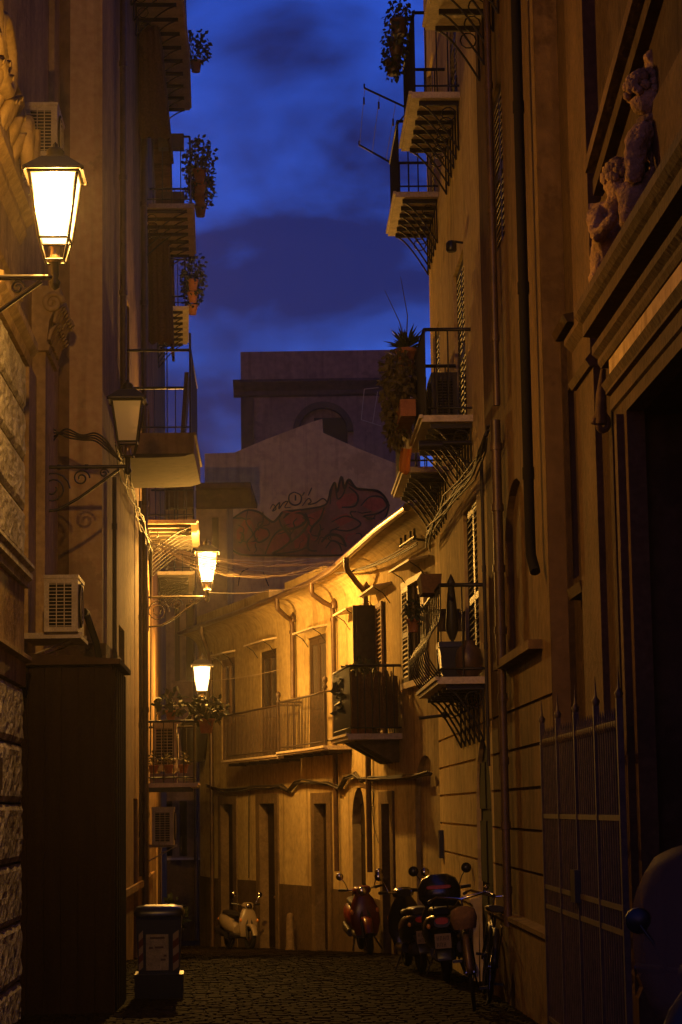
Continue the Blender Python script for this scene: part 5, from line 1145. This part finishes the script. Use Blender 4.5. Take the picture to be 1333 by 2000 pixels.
# ================================================================== VEHICLES
def place(root, fn):  # parts are modelled in local axes: x right, y forward, z up
    pass
class LMB(MB):
    def build(s, name, mats, parent=None, base=None):
        o = bpy.data.objects.new(name, s.mesh(name, mats)); COL.objects.link(o); o.parent = parent; return o
V = Vector
def scooter(loc, rz, label, paint, group='parked scooters', case=False, screen=False, plate=None, lean=0.06, size=1.0, big=False):
    root = empty('scooter', loc, label, 'scooter', group); root.rotation_euler = (0, lean, rz); root.scale = (size,)*3
    CHROME = IRON if screen else MATS['chrome']
    X = V((1, 0, 0)); Zv = V((0, 0, 1)); Yv = V((0, 1, 0))
    for yc in (.62, -.60):
        q = LMB(); R_ = .22; rr = .052
        q.v = []; path = [(0, yc+R_*math.cos(t), .27+R_*math.sin(t)) for t in [2*PI*j/24 for j in range(25)]]; q.tube(path, rr, 8, False); wh = q.build('wheel', TYRE, root)
        q = LMB(); q.lathe((-.04, yc, .27), [(.06, 0), (.17, .01), (.175, .04), (.17, .07), (.06, .08)], 20, X); q.build('rim', CHROME if paint is PWHITE else IRON, wh)
        for k in range(5):
            t = 2*PI*k/5; q = LMB(); q.tube([(0, yc, .27), (0, yc+.17*math.cos(t), .27+.17*math.sin(t))], .022, 5); q.build('spoke', CHROME, wh)
    # front mudguard
    q = LMB(); q.loft([((0, .62+.29*math.cos(t), .27+.29*math.sin(t)), X*.085*(1-.25*abs(t-1.6)), (Yv*math.cos(t)+Zv*math.sin(t))*.035) for t in [.25, .6, 1.0, 1.4, 1.8, 2.3, 2.7]], 10); q.build('front_mudguard', paint, root)
    q = LMB(); q.tube([(.07, .62, .27), (.07, .55, .55), (0, .48, .85)], .025, 6); q.tube([(-.07, .62, .27), (-.07, .55, .55), (0, .48, .85)], .025, 6); q.build('fork', IRON, root)
    # leg shield
    wS = .23 if not big else .27
    q = LMB(); q.loft([((0, .46, .30), X*wS*.75, Yv*.05), ((0, .50, .48), X*wS, Yv*.06), ((0, .47, .68), X*wS*.98, Yv*.075), ((0, .43, .84), X*wS*.72, Yv*.085), ((0, .40, .93), X*wS*.45, Yv*.07)], 16, 2.4); q.build('leg_shield', paint, root)
    # floorboard and rear body
    q = LMB(); q.loft([((0, .45, .30), X*.17, Zv*.05), ((0, .1, .29), X*.19, Zv*.05), ((0, -.2, .31), X*.18, Zv*.07)], 12, 4); q.build('footboard', BLK, root)
    q = LMB(); q.loft([((0, -.08, .42), X*.12, Zv*.10), ((0, -.2, .50), X*.19, Zv*.19), ((0, -.45, .55), X*.235, Zv*.20), ((0, -.7, .60), X*.225, Zv*.17), ((0, -.88, .65), X*.17, Zv*.12), ((0, -.96, .68), X*.09, Zv*.06)], 16, 2.5); q.build('rear_body', paint, root)
    q = LMB(); q.loft([((0, .0, .73), X*.08, Zv*.03), ((0, -.15, .75), X*.145, Zv*.055), ((0, -.4, .765), X*.155, Zv*.055), ((0, -.7, .80), X*.15, Zv*.055), ((0, -.86, .80), X*.09, Zv*.04)], 14, 2.8); q.build('seat', SEAT, root)
    q = LMB(); q.loft([((0, -.5, .30), X*.14, Zv*.10), ((0, -.75, .32), X*.12, Zv*.08)], 10); q.build('engine', IRON, root)
    q = LMB(); q.loft([((.17, -.4, .30), X*.05, Zv*.06), ((.19, -.75, .36), X*.06, Zv*.075), ((.19, -.95, .40), X*.045, Zv*.06)], 10); q.build('exhaust', IRON, root)
    q = LMB(); q.loft([((0, -.75, .52), X*.10, Zv*.012), ((0, -.98, .42), X*.10, Zv*.012), ((0, -1.04, .28), X*.085, Zv*.012)], 8, 5); q.build('rear_mudguard', BLK, root)
    # headset
    q = LMB(); q.loft([((0, .34, .98), X*.10, Zv*.05), ((0, .42, .98), X*.15, Zv*.075), ((0, .49, .965), X*.10, Zv*.07)], 12); hs = q.build('headset', paint, root)
    q = LMB(); q.lathe((0, .47, .965), [(.07, 0), (.072, .03), (.05, .045), (.001, .05)], 14, Yv); q.build('headlight', CHROME, hs)
    q = LMB(); q.tube([(-.33, .28, 1.01), (-.2, .34, 1.0), (0, .37, .98), (.2, .34, 1.0), (.33, .28, 1.01)], .014, 6); q.build('handlebar', CHROME, root)
    for sx in (-1, 1):
        q = LMB(); q.tube([(sx*.22, .335, 1.0), (sx*.34, .275, 1.012)], .022, 7); q.build('grip', BLK, root)
        q = LMB(); q.tube([(sx*.2, .35, 1.0), (sx*.25, .38, 1.13), (sx*.30, .36, 1.20)], .007, 5); q.lathe((sx*.31, .35, 1.22), [(.001, -.012), (.055, -.008), (.06, .004), (.001, .006)], 14, (0, -1, .1)); q.build('mirror', CHROME if not case else BLK, root)
        q = LMB(); q.ball((sx*.2, .525, .66), .035, 8, (.8, .5, 1.2)); q.build('indicator', AMB, root)
        q = LMB(); q.ball((sx*.15, -.93, .64), .03, 8, (.8, .6, 1)); q.build('indicator', AMB, root)
    q = LMB(); q.loft([((0, -.94, .70), X*.085, Zv*.04), ((0, -.985, .69), X*.07, Zv*.032)], 10); q.build('tail_light', REDL, root)
    q = LMB(); q.tube([(.12, -.02, .30), (.2, -.06, .04)], .012, 5); q.tube([(-.12, -.02, .30), (-.26, -.02, .02)], .012, 5); q.build('stand', IRON, root)
    q = LMB(); q.box((-.09, -1.045, .40), (.09, -1.035, .56)); pl_ = q.build('number_plate', PLATE, root)
    for r_ in range(2):
        for k in range(4 if r_ == 0 else 3):
            q = LMB(); x0 = -.07+.037*k; z0 = .415+.07*(1-r_); q.box((x0, -1.047, z0), (x0+.008, -1.044, z0+.05)); q.box((x0+.018, -1.047, z0), (x0+.025, -1.044, z0+.05)); q.box((x0+.008, -1.047, z0+(.042 if k % 2 else .02)), (x0+.018, -1.044, z0+(.05 if k % 2 else .028))); q.build('plate_mark', INK, pl_)
    if case:
        q = LMB(); q.loft([((0, -.98, .86), X*.17, Yv*.13), ((0, -.96, .95), X*.235, Yv*.19), ((0, -.95, 1.06), X*.24, Yv*.20), ((0, -.94, 1.16), X*.19, Yv*.15), ((0, -.94, 1.205), X*.10, Yv*.08)], 18, 2.8); tcs = q.build('top_case', PBLK, root)
        q = LMB(); q.loft([((0, -1.148, 1.07), X*.14, Zv*.022), ((0, -1.162, 1.07), X*.13, Zv*.018)], 10, 5); q.build('reflector', REDL, tcs)
        q = LMB(); q.tube([(-.08, -.7, .8), (-.08, -1.0, .85)], .012, 5); q.tube([(.08, -.7, .8), (.08, -1.0, .85)], .012, 5); q.build('rack', IRON, root)
    if screen:
        q = LMB(); K, J = 10, 10; vs = []
        for i in range(K+1):
            for j in range(J+1):
                u = -1+2*i/K; t = j/J; wd = .34*(1-.35*max(0, t-.6)**2*6)*(.75+.25*min(1, t*3)); vs.append((u*wd, .50-.16*t-.10*u*u, .80+.75*t-.06*u*u*t))
        q.add(vs, [(i*(J+1)+j, (i+1)*(J+1)+j, (i+1)*(J+1)+j+1, i*(J+1)+j+1) for i in range(K) for j in range(J)], True); so = q.build('windscreen', SCREEN, root); so.modifiers.new('t', 'SOLIDIFY').thickness = .005
    return root
def heading(dx, dy): return math.atan2(dy, dx)-PI/2
s_ = CW.sY(45.7); p = CW.P(s_, .62, cz(s_)); scooter(p, heading(.42, -.9), 'cream scooter parked in front of the cream house door', PWHITE, lean=-.05, size=.93)
p = onground(722, 1864); scooter(p+V((-.05, .58, 0)), heading(.10, -1), 'dark red scooter parked facing out beside the arched door', PRED, lean=.10, size=1.02)
p = onground(872, 1919); scooter(p+V((.05, .66, 0)), heading(.06, 1), 'black scooter with a round top case seen from behind', PBLK, case=True, lean=-.06, big=True, size=1.0)
p = onground(815, 1903); scooter(p+V((.0, .75, 0)), heading(-.12, 1), 'black scooter without top case squeezed beside another scooter', PBLK, lean=-.08, size=.95)
q_ = plan(1436, 9.6); scooter(V((q_[0], q_[1]+.35, gz(9.8))), heading(-.25, -1), 'dark scooter with tall windscreen beside the church gate', SEAT, screen=True, lean=.04, big=True)

def bicycle(loc, rz, label, lean, basket=False, paint=IRON):
    root = empty('bicycle', loc, label, 'bicycle', 'bicycles against the ochre wall'); root.rotation_euler = (0, lean, rz)
    for yc in (.54, -.52):
        q = LMB(); q.tube([(0, yc+.33*math.cos(t), .35+.33*math.sin(t)) for t in [2*PI*j/32 for j in range(33)]], .02, 6, False); wh = q.build('wheel', TYRE, root)
        q = LMB()
        for k in range(18): t = 2*PI*k/18; q.tube([(.02*(-1)**k, yc, .35), (0, yc+.32*math.cos(t), .35+.32*math.sin(t))], .002, 3)
        q.tube([(-.04, yc, .35), (.04, yc, .35)], .02, 8); q.build('spokes', CHROME, wh)
        q = LMB(); K = 14; vs = []
        for j in range(K+1):
            t = .1+2.5*j/K if yc > 0 else .5+2.6*j/K
            for u in (-1, 0, 1): vs.append((u*.028, yc+(.375-.012*u*u)*math.cos(t), .35+(.375-.012*u*u)*math.sin(t)))
        q.add(vs, [(j*3+u, j*3+u+1, j*3+u+4, j*3+u+3) for j in range(K) for u in range(2)], True); q.build('mudguard', PIPE if basket else paint, root).modifiers.new('t', 'SOLIDIFY').thickness = .003
    q = LMB()
    for a_, b_ in (((0, -.1, .30), (0, -.22, .82)), ((0, -.1, .30), (0, .38, .62)), ((0, .36, .74), (0, -.2, .66)), ((0, .34, .84), (0, .42, .58)), ((.05, -.52, .35), (.02, -.1, .3)), ((-.05, -.52, .35), (-.02, -.1, .3)), ((.05, -.52, .35), (.02, -.2, .66)), ((-.05, -.52, .35), (-.02, -.2, .66)), ((.05, .54, .35), (.04, .42, .6)), ((-.05, .54, .35), (-.04, .42, .6))): q.tube([a_, b_], .014, 6)
    q.build('frame', paint, root)
    q = LMB(); q.tube([(0, .34, .8), (0, .33, .98)], .012, 6); q.tube([(-.30, .16, 1.0), (-.24, .3, 1.02), (0, .36, .98), (.24, .3, 1.02), (.30, .16, 1.0)], .012, 6); q.build('handlebar', CHROME, root)
    for sx in (-1, 1):
        q = LMB(); q.tube([(sx*.29, .18, 1.0), (sx*.31, .06, .99)], .018, 6); q.build('grip', BLK, root)
    q = LMB(); q.loft([((0, -.02, .87), V((.03, 0, 0)), V((0, 0, .02))), ((0, -.15, .88), V((.06, 0, 0)), V((0, 0, .03))), ((0, -.30, .89), V((.11, 0, 0)), V((0, 0, .035))), ((0, -.35, .895), V((.08, 0, 0)), V((0, 0, .03)))], 12); q.build('saddle', SEAT, root)
    q = LMB(); q.lathe((-.01, -.1, .3), [(.09, 0), (.09, .01)], 16, (1, 0, 0)); q.tube([(.04, -.1, .3), (.06, -.02, .16)], .01, 5); q.tube([(-.04, -.1, .3), (-.06, -.18, .44)], .01, 5); q.build('crank', IRON, root)
    for a_ in ((.06, -.02, .16), (-.15, -.18, .44)):
        q = LMB(); q.box((a_[0], a_[1]-.03, a_[2]-.012), (a_[0]+.09, a_[1]+.03, a_[2]+.012)); q.build('pedal', BLK, root)
    q = LMB(); q.tube([(-.05, -.3, .74), (-.05, -.72, .74)], .007, 4); q.tube([(.05, -.3, .74), (.05, -.72, .74)], .007, 4); q.tube([(-.05, -.7, .74), (-.05, -.52, .35)], .006, 4); q.tube([(.05, -.7, .74), (.05, -.52, .35)], .006, 4); q.build('rear_rack', IRON, root)
    if basket:
        q = LMB(); q.loft([((0, -.55, .75), V((.10, 0, 0)), V((0, .13, 0))), ((0, -.55, .84), V((.125, 0, 0)), V((0, .16, 0))), ((0, -.55, .92), V((.11, 0, 0)), V((0, .14, 0))), ((0, -.55, .95), V((.05, 0, 0)), V((0, .07, 0)))], 14, 3); q.build('rear_bag', AWN, root)
    return root
p = onground(938, 1982); bicycle(p+V((.0, .85, 0)), heading(.05, 1), 'bicycle with a brown bag on its rear rack', -.10, True)
p = onground(985, 1965); bicycle(p+V((-.12, .75, 0)), heading(.02, 1), 'dark bicycle leaning closest to the banded ochre wall', .12)

# wheelie bin with a notice and striped reflectors
p = onground(312, 1948); rt = empty('wheelie_bin', p, 'black wheelie bin with a white notice and striped reflectors', 'bin'); rt.rotation_euler = (0, 0, .06)
q = LMB(); q.hexa([(-.20, -.20, .06), (.20, -.20, .06), (.20, .20, .06), (-.20, .20, .06), (-.235, -.26, .84), (.235, -.26, .84), (.235, .26, .84), (-.235, .26, .84)]); q.hexa([(-.245, -.22, .0), (.245, -.22, .0), (.245, .24, 0), (-.245, .24, 0), (-.25, -.25, .25), (.25, -.25, .25), (.25, .25, .25), (-.25, .25, .25)]); q.build('tub', BLK, rt)
q = LMB(); q.loft([((0, -.01, .84), V((.26, 0, 0)), V((0, .30, 0))), ((0, -.01, .87), V((.265, 0, 0)), V((0, .305, 0))), ((0, 0, .92), V((.24, 0, 0)), V((0, .27, 0))), ((0, .02, .94), V((.15, 0, 0)), V((0, .16, 0)))], 20, 6); q.build('lid', BLK, rt)
q = LMB(); q.tube([(-.2, .3, .86), (.2, .3, .86)], .018, 6); q.build('handle', BLK, rt)
for sx in (-1, 1):
    q = LMB(); q.lathe((sx*.2, .24, .1), [(.03, -.03), (.1, -.025), (.1, .025), (.03, .03)], 14, (1, 0, 0)); q.build('wheel', TYRE, rt)
ft = lambda x, z, o_: (x, -.2-.06*(z-.06)/.78-o_, z)
q = LMB(); q.add([ft(-.13, .29, .006), ft(.10, .29, .006), ft(.10, .655, .006), ft(-.13, .655, .006)], [(0, 1, 2, 3)]); nt_ = q.build('notice', PAPER, rt)
for z_, x0, x1 in ((.62, -.09, .06), (.52, -.10, -.06), (.525, -.04, .05), (.40, .02, .07), (.44, .05, .08)):
    q = LMB(); q.add([ft(x0, z_-.012, .009), ft(x1, z_-.012, .009), ft(x1, z_+.008, .009), ft(x0, z_+.008, .009)], [(0, 1, 2, 3)]); q.build('print_mark', INK, nt_)
q = LMB(); q.add([ft(.012, .30, .009), ft(.022, .30, .009), ft(.03, .38, .009), ft(.02, .38, .009)], [(0, 1, 2, 3)]); q.build('torn_strip', PWHITE, nt_)
for sx in (1, -1):
    for k in range(5):
        z0 = .28+.075*k; q = LMB(); xa, xb = (.145, .205) if sx > 0 else (-.205, -.16); q.add([ft(xa, z0, .006), ft(xb, z0+.045, .006), ft(xb, z0+.12, .006), ft(xa, z0+.075, .006)], [(0, 1, 2, 3)]); q.build('reflector_stripe', STRW if k % 2 == 0 else STRR, rt)

# added box of thin even haze round the lane, makes the lamps bloom
HZ = bpy.data.materials.new('lamp_bloom_haze'); HZ.use_nodes = True; t_ = HZ.node_tree; t_.nodes.clear()
ho_ = t_.nodes.new('ShaderNodeOutputMaterial'); hv = t_.nodes.new('ShaderNodeVolumePrincipled'); hv.inputs['Color'].default_value = (.85, .82, .8, 1); hv.inputs['Density'].default_value = .0005; hv.inputs['Anisotropy'].default_value = .86
t_.links.new(hv.outputs[0], ho_.inputs['Volume'])
mb = MB(); mb.box((-210, -65, -7), (210, 410, 27)); hb_ = mb.build('haze', HZ); hb_['kind'] = 'stuff'

for o in list(bpy.data.objects):
    if '_w' in o.keys(): del o['_w']
